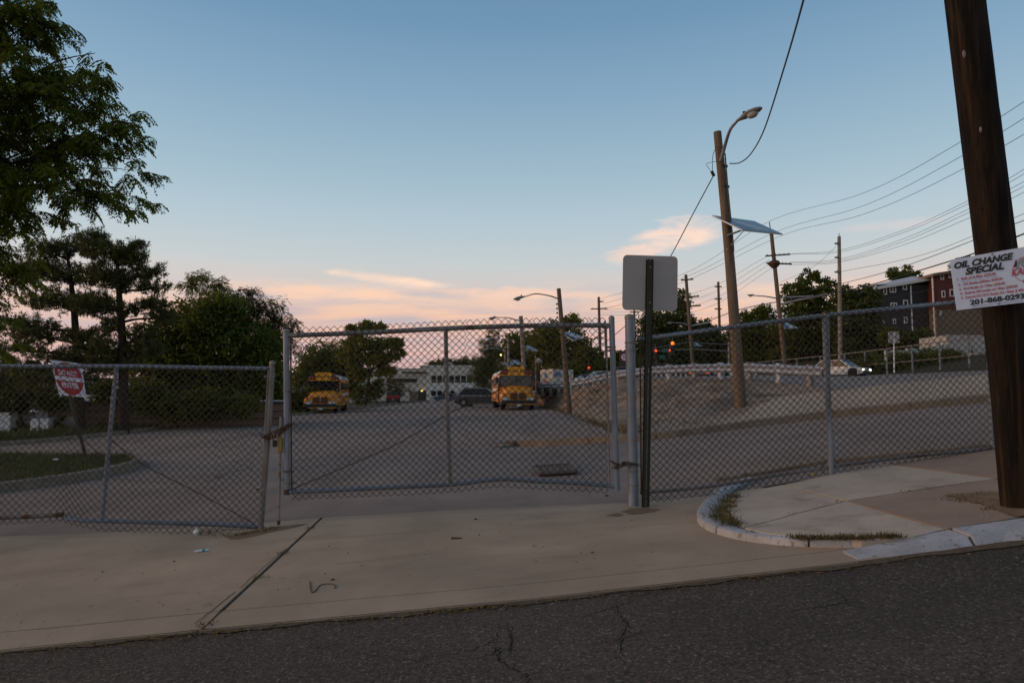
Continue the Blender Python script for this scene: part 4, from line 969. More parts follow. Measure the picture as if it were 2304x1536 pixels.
# ------------------------------------------------------------------ guardrail and railings
GP = [P(*q) for q in [(1215, 873, 53), (1262, 875, 49.4), (1310, 873, 44.6), (1345, 863, 39.7), (1400, 854, 35.8), (1470, 852, 32.8), (1560, 851, 30.8), (1680, 852, 28.3), (1780, 863, 26.3), (1850, 871, 24.9)]]
t = thing('guardrail', 'long zinc guardrail on stout posts along the top of the paved bank', 'guardrail', GP[5])
gtop = [P(*q) for q in [(1215, 862, 53), (1262, 860, 49.4), (1310, 852, 44.6), (1345, 843, 39.7), (1400, 832, 35.8), (1470, 824, 32.8), (1560, 819, 30.8), (1680, 817, 28.3), (1780, 821, 26.3), (1850, 824, 24.9)]]
gt = resample(gtop, 60); wb = [(0, 0), (.05, -.03), (.09, -.09), (.06, -.15), (.01, -.19), (.06, -.24), (.09, -.30), (.05, -.36), (0, -.39), (-.012, -.39), (.04, -.33), (.0, -.19), (.04, -.06), (-.012, 0)]
cutp = list(range(0, 60, 8)) + [59]
for a, b in zip(cutp, cutp[1:]):
    mb = MB(); mb.sweep([(x, z) for x, z in wb], gt[a:b + 1]); mb.build('beam', M['rail'], t, world=True, smooth=True)
gp = resample(GP, 60)
for i in range(1, 60, 3):
    q = gt[i]; p = min(gp, key=lambda r_: abs(r_.x - q.x) + abs(r_.y - q.y)); d = (gt[min(59, i + 1)] - gt[i - 1]); mb = MB(); c0 = Vector((q.x, q.y + .13, 0)); zt = q.z + .06; zb = p.z - .6
    mb.box((c0.x, c0.y, (zt + zb) / 2), (.2, .2, zt - zb), rot=Matrix.Rotation(math.atan2(d.y, d.x), 3, 'Z'), bev=.01); mb.build('post', M['rail' if i % 2 else 'galv_dull'], t, world=True)
# white railing across the highway, left stretch
A = [P(*q) for q in [(1425, 836, 88), (1560, 834, 82), (1700, 832, 78)]]; t = thing('white_railing', 'low white baluster railing across the highway, glimpsed beneath the guardrail', 'railing', A[1])
q = resample(A, 24); mb = MB(); mb.tube(q, .08, 6); mb.build('rail', M['white'], t, world=True)
for p in q: mb = MB(); mb.box(p + Vector((0, 0, -.45)), (.14, .1, 1.0)); mb.build('baluster', M['white'], t, world=True)
# pipe railing, right stretch
A = [P(*q) for q in [(1640, 822, 80), (1780, 808, 76), (1900, 796, 72), (2000, 784, 67), (2110, 770, 63), (2215, 755, 59.5), (2420, 728, 56)]]
t = thing('pipe_railing', 'white posted pipe railing climbing right in front of the hedge', 'railing', A[3])
q = resample(A, 40); mb = MB(); mb.tube(q, .06, 6); mb.build('rail', M['galv_dull'], t, world=True); mb = MB(); mb.tube([p - Vector((0, 0, 1.1 + .015 * i)) for i, p in enumerate(q)], .04, 6); mb.build('rail', M['galv_dull'], t, world=True)
for px in (1690, 1740, 1790, 1845, 1900, 1952, 2000, 2052, 2111, 2171, 2230, 2300):
    f = min(q, key=lambda p: abs(1152 + p.x / p.y * F - px)); mb = MB(); mb.box(f + Vector((0, 0, -1.25)), (.13, .12, 2.6)); mb.build('post', M['galv'], t, world=True)

# ------------------------------------------------------------------ traffic signals and small road signs
def signal(label, px, py, D, lamp, sc=1.0, arrow=False):
    p = P(px, py, D); t = thing('traffic_signal', label, 'traffic light', p, group='traffic lights at the crossing')
    mb = MB(); mb.box(p + Vector((0, .12, .15 * sc)), (.36 * sc, .2, 1.05 * sc), bev=.03); mb.build('housing', M['black'], t, world=True)
    for k in range(3):
        c0 = p + Vector((0, -.0, (.5 - .33 * k) * sc)); mb = MB(); mb.rings([(c0 + Vector((0, .02, 0)), (.14 * sc, 0, 0), (0, 0, .14 * sc)), (c0 + Vector((0, -.02, 0)), (.12 * sc, 0, 0), (0, 0, .12 * sc))], 12)
        mb.build('lens', M[lamp] if k == 0 else M['black'], t, world=True)
        mb = MB(); mb.box(c0 + Vector((0, -.1, .15 * sc)), (.3 * sc, .2, .02)); mb.build('visor', M['black'], t, world=True)
    mb = MB(); mb.tube([p + Vector((0, .12, .65 * sc)), p + Vector((0, .12, 1.2 * sc))], .03, 6); mb.build('hanger', M['galv_dull'], t, world=True)
    return t
signal('left of the two low red traffic lights under the green street signs', 1476, 799, 82, 'em_red', 1.1)
signal('right of the two low red traffic lights under the green street signs', 1508, 799, 82, 'em_red', 1.1)
signal('large upper traffic light glowing orange right of the green street signs', 1514, 787, 78, 'em_orange', 1.5)
signal('far small red traffic light left of the right post of the tall gate leaf', 1325, 836, 88, 'em_red', 1.0)
m0 = thing('signal_mast', 'long steel mast arm holding the red traffic lights and green street signs', 'mast', P(1640, 845, 84))
pipe('mast_pole', [P(1640, 770, 85.3), P(1641, 845, 85.3)], .14, M['galv_dull'], m0); pipe('mast_arm', [P(1640, 790, 85.3), P(1560, 785, 85.3), P(1465, 790, 85.3)], .07, M['galv_dull'], m0, 8)
pipe('upper_arm', [P(1640, 775, 85.3), P(1545, 770, 82), P(1465, 784, 80.2)], .05, M['galv_dull'], m0, 8)
for k, (x, y, wpx, lab) in enumerate(((1498, 788, 15, 'upper green street name sign between the red traffic lights'), (1490, 803, 12, 'lower green street name sign between the red traffic lights'))):
    p = P(x, y, 84); mb = MB(); ww = wpx / pxm(84); mb.box(p, (ww, .05, .5), bev=.01); tag(mb.build('street_name_sign', M['greensign']), lab, 'sign', 'green street name signs')
t = thing('round_board', 'red and white round shop board on a dark panel left of the thick grey post', 'sign', P(1403, 822, 70))
p = P(1405, 803, 70); mb = MB(); mb.box(p + Vector((0, .1, -.2)), (.95, .12, 1.7)); mb.build('backing', M['ink'], t, world=True)
mb = MB(); mb.rings([(p + Vector((0, y, 0)), (.42, 0, 0), (0, 0, .42)) for y in (.03, 0)], 20); mb.build('disc', M['signwhite'], t, world=True)
v, f = ring2(0, 0, .33, .44, 0, 360, 24, 1); mb = MB(); mb.add([(p.x + a, p.y - .02, p.z + b) for a, b in v], f); mb.build('red_ring', M['red'], t, world=True)
for k in range(3): mb = MB(); mb.box(p + Vector((-.05 + .04 * k, -.02, .16 - .15 * k)), (.4 - .08 * (k % 2), .01, .07)); mb.build('lettering', M['red'], t, world=True)
mb = MB(); mb.tube([p + Vector((0, .1, -1)), p + Vector((0, .1, -2.6))], .07, 8); mb.build('post', M['galv_dull'], t, world=True)
t = thing('square_sign', 'pinkish square sign back on a white post in front of the charcoal house', 'sign', P(2008, 838, 64))
c4 = [P(1998, 746, 64), P(2023, 745, 64), P(2024, 771, 64), P(1999, 772, 64)]; plate('sign_plate', c4, .01, M['signback'], t, .08); pipe('post', [P(2011, 750, 64.05), P(2012, 838, 64.05)], .07, M['white'], t, 6)
# ------------------------------------------------------------------ vehicles (front of each faces -Y in its own space)
def wheel(parent, x, y, r, wd, rim='rim', spokes=0):
    mb = MB(); s = 1 if x > 0 else -1
    mb.rings([(Vector((x + s * dx, y, r)), (0, rr, 0), (0, 0, rr)) for dx, rr in ((-wd / 2, r * .9), (-wd / 2 + .02, r), (wd / 2 - .02, r), (wd / 2, r * .92), (wd / 2, r * .66))], 20); tw = mb.build('wheel', M['tyre'], parent, smooth=True)
    mb = MB(); mb.rings([(Vector((x + s * dx, y, r)), (0, rr, 0), (0, 0, rr)) for dx, rr in ((wd / 2 - .06, r * .64), (wd / 2 - .02, r * .66), (wd / 2 + .004, r * .62), (wd / 2 - .04, r * .5))], 20, cap=not spokes); mb2 = mb
    if spokes:
        for k in range(spokes):
            a = 2 * math.pi * k / spokes; d = Vector((0, math.cos(a), math.sin(a))); c = Vector((x + s * (wd / 2 - .02), y, r)); mb.tube([c, c + d * r * .62], [.05, .035], 5)
    mb.build('rim', M[rim], tw)
def bus_label_tex(): pass
def school_bus(label, loc, rz, L, side_windows, pale=True):
    b = thing('school_bus', label, 'school bus', loc, rz, 'school buses parked in the lot')
    H = 3.0; hw = 1.2
    def sect(z0, grow=0):
        pr = [(-hw - grow, z0), (-hw - grow, 2.25)]
        for k in range(1, 12): a = math.pi * k / 12; pr.append((-(hw + grow) * math.cos(a) if abs(math.cos(a)) < .97 else -(hw + grow) * math.copysign(.985, math.cos(a)), 2.3 + (H - 2.3 + grow) * math.sin(a) ** .8))
        return pr + [(hw + grow, 2.25), (hw + grow, z0)]
    y0 = 1.55
    mb = MB(); mb.extr_y(sect(.55), y0, L); body = mb.build('body', M['yellow'], b, smooth=True)
    # roof skin, white
    top = [p for p in sect(.55, .012) if p[1] > 2.42]; mb = MB(); n = len(top)
    mb.add([(x, y0 + .25, z) for x, z in top] + [(x, L + .01, z) for x, z in top], [(i, n + i, n + i + 1, i + 1) for i in range(n - 1)]); mb.build('roof', M['busroof'], b, smooth=True)
    # hood, sloping and tapered
    st = [(0.03, .86, .62, 1.28, .80), (.25, .93, .60, 1.42, .82), (.8, .98, .60, 1.56, .90), (1.56, 1.06, .60, 1.72, 1.0)]
    mb = MB(); rows = []
    for y, w0, z0, z1, w1 in st:
        rows.append([(-w0, y, z0), (-w0, y, z1 - .3), (-w1, y, z1 - .08), (-w1 * .7, y, z1), (0, y, z1 + .02), (w1 * .7, y, z1), (w1, y, z1 - .08), (w0, y, z1 - .3), (w0, y, z0)])
    vs, fs = loft_grid(rows); mb.add(vs, fs + [tuple(range(9)), tuple(range(27, 36))[::-1]]); hood = mb.build('hood', M['yellow'], b, smooth=True)
    for s in (-1, 1):    # fender bulges
        mb = MB(); mb.rings([(Vector((s * 1.0, y, .86)), (.22 * k, 0, 0), (0, 0, .34 * k)) for y, k in ((.02, .6), (.15, .95), (.7, 1.05), (1.2, 1.0), (1.5, .8))], 14); mb.build('fender', M['yellow'], b, smooth=True)
        mb = MB(); mb.rings([(Vector((s * .83, y, .80)), (.24 * k, 0, -s * .0), (0, 0, .10 * k)) for y, k in ((-.02, .5), (-.045, 1), (.0, 1.1))], 12); mb.build('headlight', M['headlens'], b, smooth=True)
        mb = MB(); mb.box((s * .98, .12, 1.17), (.10, .16, .09), bev=.02); mb.build('turn_signal', M['redlens'], b)
        mb = MB(); mb.extr_y([(s * .02, .78), (s * .52, .78), (s * .56, .92), (s * .52, 1.14), (s * .45, 1.2), (s * .10, 1.2), (s * .02, 1.1)][::s], -.035, .1); gr_ = mb.build('grille', M['grille'], b)
        for k in range(5): mb = MB(); mb.box((s * .28, -.04, .83 + k * .075), (.46, .012, .02)); mb.build('slat', M['rust'], gr_)
        # mirrors
        mb = MB(); mb.tube([(s * 1.0, .5, 1.3), (s * 1.28, -.1, 1.55), (s * 1.3, -.12, 1.75)], .018, 6); mb.build('mirror_arm', M['black'], b)
        mb = MB(); mb.rings([(Vector((s * 1.3, -.12 + y, 1.72)), (.12 * k, 0, 0), (0, 0, .17 * k)) for y, k in ((-.08, .4), (0, 1), (.06, .8))], 10); mb.build('mirror', M['black'], b, smooth=True)
        mb = MB(); mb.box((s * 1.36, 1.5, 2.1), (.2, .08, .42), bev=.03); mb.build('side_mirror', M['black'], b)
        # side windows
        y = y0 + .75; wl = (L - y0 - 1.0) / side_windows
        for k in range(side_windows):
            mb = MB(); mb.box((s * (hw + .006), y + wl * (k + .5), 2.02), (.03, wl * .84, .56), bev=.012); mb.build('window', M['glassbrown' if pale else 'glass'], b)
        for z in (.72, 1.2, 1.62):
            mb = MB(); mb.box((s * (hw + .012), (y0 + L) / 2, z), (.03, L - y0 - .1, .05)); mb.build('rub_rail', M['black'], b)
        mb = MB(); mb.box((s * (hw + .008), (y0 + L) / 2 + .4, 1.4), (.02, (L - y0) * .6, .2)); mb.build('side_panel', M['bldgtrim'], b)
        for k in range(2): mb = MB(); mb.box((s * (hw + .012), y0 + 1.6 + k * .6, .92), (.02, .4, .26)); mb.build('hatch', M['grille'], b)
        wheel(b, s * 1.0, .85, .48, .28, 'tyre'); wheel(b, s * .98, L - 1.9, .48, .42, 'tyre')
    mb = MB(); mb.box((-hw - .01, y0 + .38, 1.45), (.03, .62, 1.7)); mb.build('door', M['glass'], b)
    # windscreen, two leaning panes
    for s in (-1, 1):
        mb = MB(); mb.add([(s * .02, y0 - .16, 1.70), (s * 1.12, y0 - .10, 1.70), (s * 1.12, y0 - .06, 2.44), (s * .02, y0 - .10, 2.44)], [(0, 1, 2, 3)]); mb.build('windscreen', M['glasspale' if pale else 'glass'], b)
    mb = MB(); mb.box((0, y0 + .02, 2.05), (2.36, .1, .84)); mb.build('windscreen_frame', M['black'], b)
    for s in (-1, 1):
        mb = MB(); mb.tube([(s * .5, y0 - .13, 1.72), (s * .2, y0 - .11, 2.15)], .014, 5); mb.build('wiper', M['black'], b)
    # header cap
    mb = MB(); cap = [p for p in sect(.55, .02) if p[1] > 2.40]; mb.extr_y(cap, y0 - .1, y0 + .26); mb.build('header', M['black'], b, smooth=True)
    mb = MB(); mb.extr_y([(-.56, 2.5), (.56, 2.5), (.66, 2.98), (.4, 3.07), (-.4, 3.07), (-.66, 2.98)], y0 - .13, y0 + .2); mb.build('header_board', M['yellowdk'], b)
    v, f = text_mesh('SCHOOL BUS', .21, 0, .006, 'CENTER'); mb = MB(); mb.add([(x, y0 - .14, 2.68 + y) for x, y, _ in v], f); mb.build('lettering', M['ink'], b)
    mb = MB(); mb.box((0, y0 - .13, 2.46), (2.3, .05, .05)); mb.build('brow', M['yellowdk'], b)
    for x in (-.98, -.76, .76, .98):
        mb = MB(); mb.rings([(Vector((x, y0 - y, 2.66)), (.10 * k, 0, 0), (0, 0, .10 * k)) for y, k in ((.08, 1.1), (.13, 1), (.15, .6))], 12); mb.build('warning_light', M['redlens'], b, smooth=True)
    mb = MB(); mb.box((0, -.12, .56), (2.36, .22, .30), bev=.05); mb.build('bumper', M['black'], b)
    mb = MB(); mb.box((.18, -.24, .42), (1.95, .03, .05)); mb.build('crossing_arm', M['yellowdk'], b)
    mb = MB(); mb.box((.05, -.25, .36), (.31, .015, .15)); mb.build('number_plate', M['bldgtrim'], b)
    mb = MB(); mb.box((0, L * .5, .5), (1.9, L * .8, .34)); mb.build('chassis', M['black'], b)
    mb = MB(); mb.box((0, .9, .42), (.9, .5, .25)); mb.build('axle', M['black'], b)
    mb = MB(); mb.tube([(0, -.04, 1.2), (0, -.05, .86)], .02, 6); mb.tube([(-.05, -.05, 1.22), (.05, -.05, 1.22)], .03, 6); mb.build('badge', M['alu'], hood)
    return b
def place_front(px, py, D): p = P(px, py, D); return p
p = G(1166, 923); school_bus('yellow school bus on the right with a pale dusty windscreen, parked beside the paved bank', (p.x, p.y, p.z), R(5.5), 9.5, 8)
p = G(720, 930); school_bus('yellow school bus on the left with a dark windscreen, parked under the trees', (p.x, p.y, p.z), R(7.5), 8.5, 6, False)

def car(name, label, cat, loc, rz, paint, L=4.6, Wd=1.85, H=1.68, kind='suv', tail=None, head=None, group=None, spokes=6):
    c = thing(name, label, cat, loc, rz, group); hl = L / 2; w2 = Wd / 2; bz = H * .58
    if kind == 'suv': pr = [(-hl, .35), (-hl + .02, .8), (-hl + .12, bz - .1), (-hl + 1.0, bz), (hl - .15, bz + .03), (hl - .02, bz - .25), (hl, .4), (hl - .3, .25), (-hl + .3, .25)]
    else: pr = [(-hl, .32), (-hl + .03, .66), (-hl + .2, bz - .08), (-hl + 1.3, bz), (hl - .7, bz + .02), (hl - .05, bz - .04), (hl, .4), (hl - .3, .24), (-hl + .3, .24)]
    mb = MB(); n = len(pr)     # body tapers in at the shoulders
    rows = [[(x * (1 if z < bz - .2 else .93), y, z) for y, z in pr] for x in (-w2, -w2 * .97, w2 * .97, w2)]
    for i, (x, sc) in enumerate(((-w2, .965), (-w2 * .96, 1), (w2 * .96, 1), (w2, .965))): rows[i] = [(x * (1 if z < bz - .15 else .95), y * sc, z) for y, z in pr]
    vs = [p for r in rows for p in r]; fs = [(i * n + k, i * n + (k + 1) % n, (i + 1) * n + (k + 1) % n, (i + 1) * n + k) for i in range(3) for k in range(n)] + [tuple(range(n))[::-1], tuple(range(3 * n, 4 * n))]
    mb.add(vs, fs); mb.build('body', M[paint], c, smooth=True)
    if kind == 'suv': g0, g1, r0, r1 = -hl + 1.05, hl - .12, -hl + 1.95, hl - .85
    else: g0, g1, r0, r1 = -hl + 1.25, hl - .6, -hl + 2.0, hl - 1.5
    wb, wt = w2 * .92, w2 * .74
    mb = MB(); mb.add([(-wb, g0, bz - .02), (wb, g0, bz - .02), (wb, g1, bz - .02), (-wb, g1, bz - .02), (-wt, r0, H - .06), (wt, r0, H - .06), (wt, r1, H - .06), (-wt, r1, H - .06)], [(0, 1, 5, 4), (1, 2, 6, 5), (2, 3, 7, 6), (3, 0, 4, 7), (4, 5, 6, 7)]); mb.build('glasshouse', M['glass'], c)
    mb = MB(); mb.box((0, (r0 + r1) / 2, H - .03), (wt * 2 + .06, r1 - r0 + .12, .07), bev=.03); mb.build('roof', M[paint], c, smooth=True)
    for s in (-1, 1):
        for ya, yb in ((g0, r0), (g1, r1), ((g0 + g1) / 2 - .1, (r0 + r1) / 2)): mb = MB(); mb.tube([(s * wb, ya, bz - .02), (s * wt, yb, H - .05)], .035, 5); mb.build('pillar', M[paint], c)
        mb = MB(); mb.tube([(s * (wb + .012), g0 + .05, bz), (s * (wb + .012), g1 - .05, bz)], .03, 5); mb.tube([(s * (wb + .0), g0 + .1, bz), (s * (wt + .03), r0, H - .08), (s * (wt + .03), r1, H - .08), (s * wb, g1 - .1, bz)], .025, 5); mb.build('window_trim', M['alu'], c)
        for y in (-hl + .85, hl - .9): wheel(c, s * (w2 - .08), y, .41 if kind == 'suv' else .34, .24, 'rim', spokes)
        mb = MB(); mb.box((s * (w2 - .22), hl - .03, bz - .13), (.38, .12, .17), bev=.03); mb.build('tail_light', M[tail or 'redlens'], c)
        mb = MB(); mb.box((s * (w2 - .25), -hl + .05, .66), (.36, .14, .16), bev=.04); mb.build('headlight', M[head or 'headlens'], c)
        mb = MB(); mb.box((s * (w2 + .08), g0 + .35, bz + .06), (.17, .1, .13), bev=.03); mb.build('mirror', M[paint], c)
        mb = MB(); mb.box((s * (w2 * .985), 0, .33), (.03, L * .5, .05)); mb.build('sill', M['galv_dull'], c)
    for y in (-hl - .01, hl + .01): mb = MB(); mb.box((0, y, .45), (Wd * .9, .06, .22), bev=.02); mb.build('bumper', M['black'], c)
    mb = MB(); mb.box((0, hl + .03, .75), (.31, .015, .15)); mb.build('number_plate', M['bldgtrim'], c)
    return c
p = G(1088, 915); car('black_suv', 'glossy black sport utility car parked sideways behind the right school bus', 'car', (p.x, p.y, p.z), R(76), 'carblack', 5.0, 1.95, 1.78)
p = G(1000, 902); car('blue_car', 'dark blue car parked in front of the cream building', 'car', (p.x, p.y, p.z), R(-78), 'carblue', 4.5, 1.8, 1.62)
p = P(1022, 900, p.y + 5); car('dark_car', 'dark car tucked behind the blue car near the cream building', 'car', (p.x, p.y, Lz(p.x, p.y)), R(100), 'cargrey', 4.3, 1.8, 1.45, 'sedan')
# red flatbed truck with brush
p = G(884, 908); t = thing('red_truck', 'dark red truck piled with brush in front of the cream building', 'truck', (p.x, p.y, p.z), R(8))
mb = MB(); mb.box((0, .9, 1.0), (2.1, 1.9, .75), bev=.08); mb.build('cab', M['carred'], t, smooth=True); mb = MB(); mb.box((0, -.2, .95), (2.0, .6, .5), bev=.1); mb.build('nose', M['carred'], t, smooth=True)
mb = MB(); mb.box((0, .9, 1.6), (1.8, 1.4, .6), top=.85); mb.build('glasshouse', M['glass'], t); mb = MB(); mb.box((0, 3.3, 1.3), (2.2, 3, .9)); mb.build('bed', M['black'], t)
mb = MB(); mb.box((0, -.5, .55), (2.1, .2, .3), bev=.04); mb.build('bumper', M['black'], t)
for s in (-1, 1):
    mb = MB(); mb.box((s * .75, -.52, .98), (.3, .06, .18), bev=.03); mb.build('headlight', M['redlens'], t)
    wheel(t, s * .9, .2, .42, .3, 'tyre'); wheel(t, s * .9, 3.8, .42, .3, 'tyre')
mb = MB(); mb.box((0, -.61, .7), (.3, .02, .14)); mb.build('number_plate', M['bldgtrim'], t)
# cars on the highway
gh = 'cars on the highway'
def on_hw(px, py, D): return P(px, py, D)
def hw(name, label, px, py, D, rz, paint, **k):
    p = P(px, py, D); car(name, label, 'car', p, R(rz), paint, group=gh, spokes=0, **k)
hw('white_car', 'white car on the highway seen over the guardrail left of the thick grey post', 1347, 867, 70, -75, 'carwhite', kind='sedan', H=1.45)
hw('pale_car', 'pale blue car with lit headlamps coming down the highway past the pipe railing', 1893, 849, 62, 38, 'carpale', kind='suv', H=1.6, head='em_head')
hw('dark_car', 'dark car with glowing red tail lights behind the guardrail posts', 1588, 856, 62, 150, 'cargrey', kind='sedan', H=1.45, tail='em_red')
hw('silver_car', 'silver car behind the guardrail just left of the nearest lamp pole', 1642, 855, 64, 120, 'carwhite', kind='sedan', H=1.45, tail='em_red')
hw('grey_car', 'grey car with bright headlamps partly hidden by the thick grey gate post', 1402, 858, 68, -30, 'cargrey', kind='sedan', H=1.45, head='em_head')
hw('dark_car', 'small dark car at the far left end of the guardrail', 1316, 870, 78, -70, 'carblack', kind='sedan', H=1.45)
# cream container and the red lorry behind it
D = 56; a, b_, c_ = P(1216, 876, D), P(1244, 878, D - 2.2), P(1290, 868, D - .5)
t = thing('storage_container', 'cream storage container with blue and red marks beside the right school bus', 'container', b_)
hgt = 46 / pxm(D); mb = MB(); q = [a, b_, c_, a + (c_ - b_)]
zb = min(p.z for p in q) - .3
mb.add([(p.x, p.y, zb) for p in q] + [(p.x, p.y, b_.z + hgt) for p in q], [(3, 2, 1, 0), (4, 5, 6, 7), (0, 1, 5, 4), (1, 2, 6, 5), (2, 3, 7, 6), (3, 0, 4, 7)]); mb.build('body', M['container'], t, world=True)
def on_face(p0, p1, u0, u1, v0, v1, m, name):
    d = p1 - p0; n = Vector((d.y, -d.x, 0)).normalized()
    if n.y > 0: n = -n
    q = []
    for u, v in ((u0, v0), (u1, v0), (u1, v1), (u0, v1)): r = p0 + d * u; q.append((r.x + n.x * .03, r.y + n.y * .03, b_.z + v * hgt))
    mb = MB(); mb.add(q, [(0, 1, 2, 3)]); mb.build(name, M[m], t, world=True)
on_face(b_, c_, .05, .40, .66, .86, 'inkblue', 'blue_mark'); on_face(a, b_, .35, .55, .6, .85, 'inkblue', 'blue_mark'); on_face(a, b_, .3, .6, .25, .48, 'inkred', 'red_mark'); on_face(b_, c_, .18, .5, .1, .42, 'cargrey', 'grey_hatch')
on_face(a, b_, .48, .5, .02, .98, 'galv_dull', 'door_seam')
p = P(1201, 884, 60); car('red_van', 'dull red van squeezed between the right school bus and the cream container', 'van', p, R(8), 'carred', 4.6, 1.8, 1.75, spokes=0)
# ------------------------------------------------------------------ buildings
def wallbox(parent, name, x0, x1, y0, y1, z0, z1, m):
    mb = MB(); mb.box(((x0 + x1) / 2, (y0 + y1) / 2, (z0 + z1) / 2), (x1 - x0, y1 - y0, z1 - z0)); return mb.build(name, M[m], parent, world=True)
def win(parent, x0, x1, z0, z1, y, frame='bldgtrim', fr=.12, bars=(1,), glass='glass'):
    w_ = MB(); w_.box(((x0 + x1) / 2, y - .02, (z0 + z1) / 2), (x1 - x0, .08, z1 - z0)); f = w_.build('window', M[frame], parent, world=True)
    off = Vector(parent.location); mb = MB(); mb.box(((x0 + x1) / 2, y - .055, (z0 + z1) / 2), (x1 - x0 - 2 * fr, .05, z1 - z0 - 2 * fr))
    mb.build('pane', M[glass], f, world=True)
    for k in bars:
        if k == 'h': mb = MB(); mb.box(((x0 + x1) / 2, y - .085, z0 + (z1 - z0) * .3), (x1 - x0 - fr, .03, fr * .7)); mb.build('bar', M[frame], f, world=True)
        if k == 'v': mb = MB(); mb.box(((x0 + x1) / 2, y - .085, (z0 + z1) / 2), (fr * .8, .03, z1 - z0 - fr)); mb.build('bar', M[frame], f, world=True)
    return f
D = 150; s = 1 / pxm(D)
X_ = lambda px: P(px, 880, D).x
Zp = lambda py: P(1000, py, D).z
t = thing('cream_building', 'long flat roofed cream building at the far end of the lot', 'building', (X_(960), D, Zp(908)))
zg = Zp(912)
wallbox(t, 'wall', X_(960), X_(1067), D, D + 22, zg, Zp(823), 'bldg'); wallbox(t, 'wall', X_(800), X_(960) + .01, D + .6, D + 22, zg, Zp(829), 'bldg')
wallbox(t, 'parapet', X_(959), X_(1068), D - .2, D + 22.2, Zp(824), Zp(821.6), 'bldgtrim'); wallbox(t, 'parapet', X_(799), X_(960), D + .4, D + 22, Zp(830), Zp(827.6), 'bldgtrim')
wallbox(t, 'ledge', X_(903), X_(960), D - .3, D + .6, Zp(838), Zp(836), 'roofdark'); wallbox(t, 'ledge', X_(870), X_(960), D + .3, D + .7, Zp(845), Zp(843.6), 'bldgtrim'); wallbox(t, 'ledge', X_(880), X_(960), D + .3, D + .7, Zp(862), Zp(861), 'bldgtrim')
wallbox(t, 'lower_course', X_(960), X_(1067), D - .06, D + .01, zg, Zp(862), 'bldgtrim')
for k in range(7): win(t, X_(969.5 + k * 13.4), X_(982 + k * 13.4), Zp(861), Zp(844), D, fr=.07, bars=('h',))
for k in range(4): win(t, X_(969.5 + k * 14), X_(982 + k * 14), Zp(891), Zp(878), D - .06, fr=.07, bars=())
for k in range(5): win(t, X_(868 + k * 14), X_(881.8 + k * 14), Zp(860), Zp(851), D + .6, 'roofdark', fr=.08, bars=())
wallbox(t, 'door', X_(940), X_(958), D + .4, D + .62, Zp(905), Zp(877.5), 'roofdark')
wallbox(t, 'door', X_(921), X_(938), D + .4, D + .62, Zp(907), Zp(880), 'siding_tan')
wallbox(t, 'wall_lamp', X_(947), X_(952), D + .1, D + .4, Zp(880), Zp(877.8), 'em_warm')
for a, b, c, d in ((942, 959, 828, 821), (951, 962, 836, 830), (996, 1004, 823, 812), (1006, 1013, 823, 813)): wallbox(t, 'roof_unit', X_(a), X_(b), D + 2, D + 6, Zp(c), Zp(d), 'lampgrey')
D2 = 118; t = thing('white_canopy', 'small white canopy standing behind the black car', 'canopy', P(1068, 905, D2))
p0, p1 = P(1051, 878, D2), P(1085, 868, D2)
mb = MB(); mb.add([(p0.x, D2, p0.z + .25), (p1.x, D2, p0.z + .25), (p1.x, D2 + 3, p0.z + .3), (p0.x, D2 + 3, p0.z + .3), (p0.x + .3, D2, p1.z), (p1.x, D2, p1.z), (p1.x, D2 + 3, p1.z), (p0.x + .3, D2 + 3, p1.z)], [(3, 2, 1, 0), (4, 5, 6, 7), (0, 1, 5, 4), (1, 2, 6, 5), (2, 3, 7, 6), (3, 0, 4, 7)]); mb.build('roof', M['white'], t, world=True)
for x in (p0.x + .1, p1.x - .1):
    for y in (D2 + .1, D2 + 2.9): mb = MB(); mb.tube([(x, y, -.6), (x, y, p0.z + .3)], .06, 6); mb.build('leg', M['white'], t, world=True)
# charcoal house and red house on the hill
def clap(parent, x0, x1, y, z0, z1, m, step=.32):
    n = int((z1 - z0) / step)
    for k in range(n):
        mb = MB(); z = z0 + k * step; mb.add([(x0, y - .05, z), (x1, y - .05, z), (x1, y - .012, z + step), (x0, y - .012, z + step), (x0, y, z), (x1, y, z)], [(0, 1, 2, 3), (0, 4, 5, 1)]); mb.build('board', M[m], parent, world=True)
D = 108; X_ = lambda px: P(px, 880, D).x
def Zp(py, px=2050): return P(px, py, D).z
t = thing('charcoal_house', 'three storey charcoal clapboard house with white trimmed windows behind the poster', 'house', (X_(2020), D, Zp(800)))
wallbox(t, 'wall', X_(1978), X_(2097), D, D + 12, Zp(800), Zp(640), 'siding_grey'); clap(t, X_(1979), X_(2068), D, Zp(795), Zp(642), 'siding_grey', .42)
mb = MB(); mb.add([(X_(1970), D - .8, Zp(649)), (X_(2100), D - .8, Zp(627)), (X_(2100), D + 13, Zp(640)), (X_(1970), D + 13, Zp(660)), (X_(1995), D + 4, Zp(634)), (X_(2098), D + 4, Zp(612))], [(0, 1, 5, 4), (4, 5, 2, 3), (0, 4, 3), (1, 2, 5), (3, 2, 1, 0)]); mb.build('roof', M['roofpale'], t, world=True)
mb = MB(); mb.add([(X_(1970), D - .85, Zp(654)), (X_(2101), D - .85, Zp(632)), (X_(2101), D - .85, Zp(626)), (X_(1970), D - .85, Zp(648)), (X_(1970), D - .6, Zp(654)), (X_(2101), D - .6, Zp(632)), (X_(2101), D - .6, Zp(626)), (X_(1970), D - .6, Zp(648))], [(0, 1, 2, 3), (7, 6, 5, 4), (0, 4, 5, 1), (2, 6, 7, 3), (1, 5, 6, 2), (0, 3, 7, 4)]); mb.build('fascia', M['bldgtrim'], t, world=True)
for px in (2058.5, 1979): wallbox(t, 'corner_trim', X_(px - 1.2), X_(px + 1.4), D - .10, D + .02, Zp(800), Zp(642), 'white')
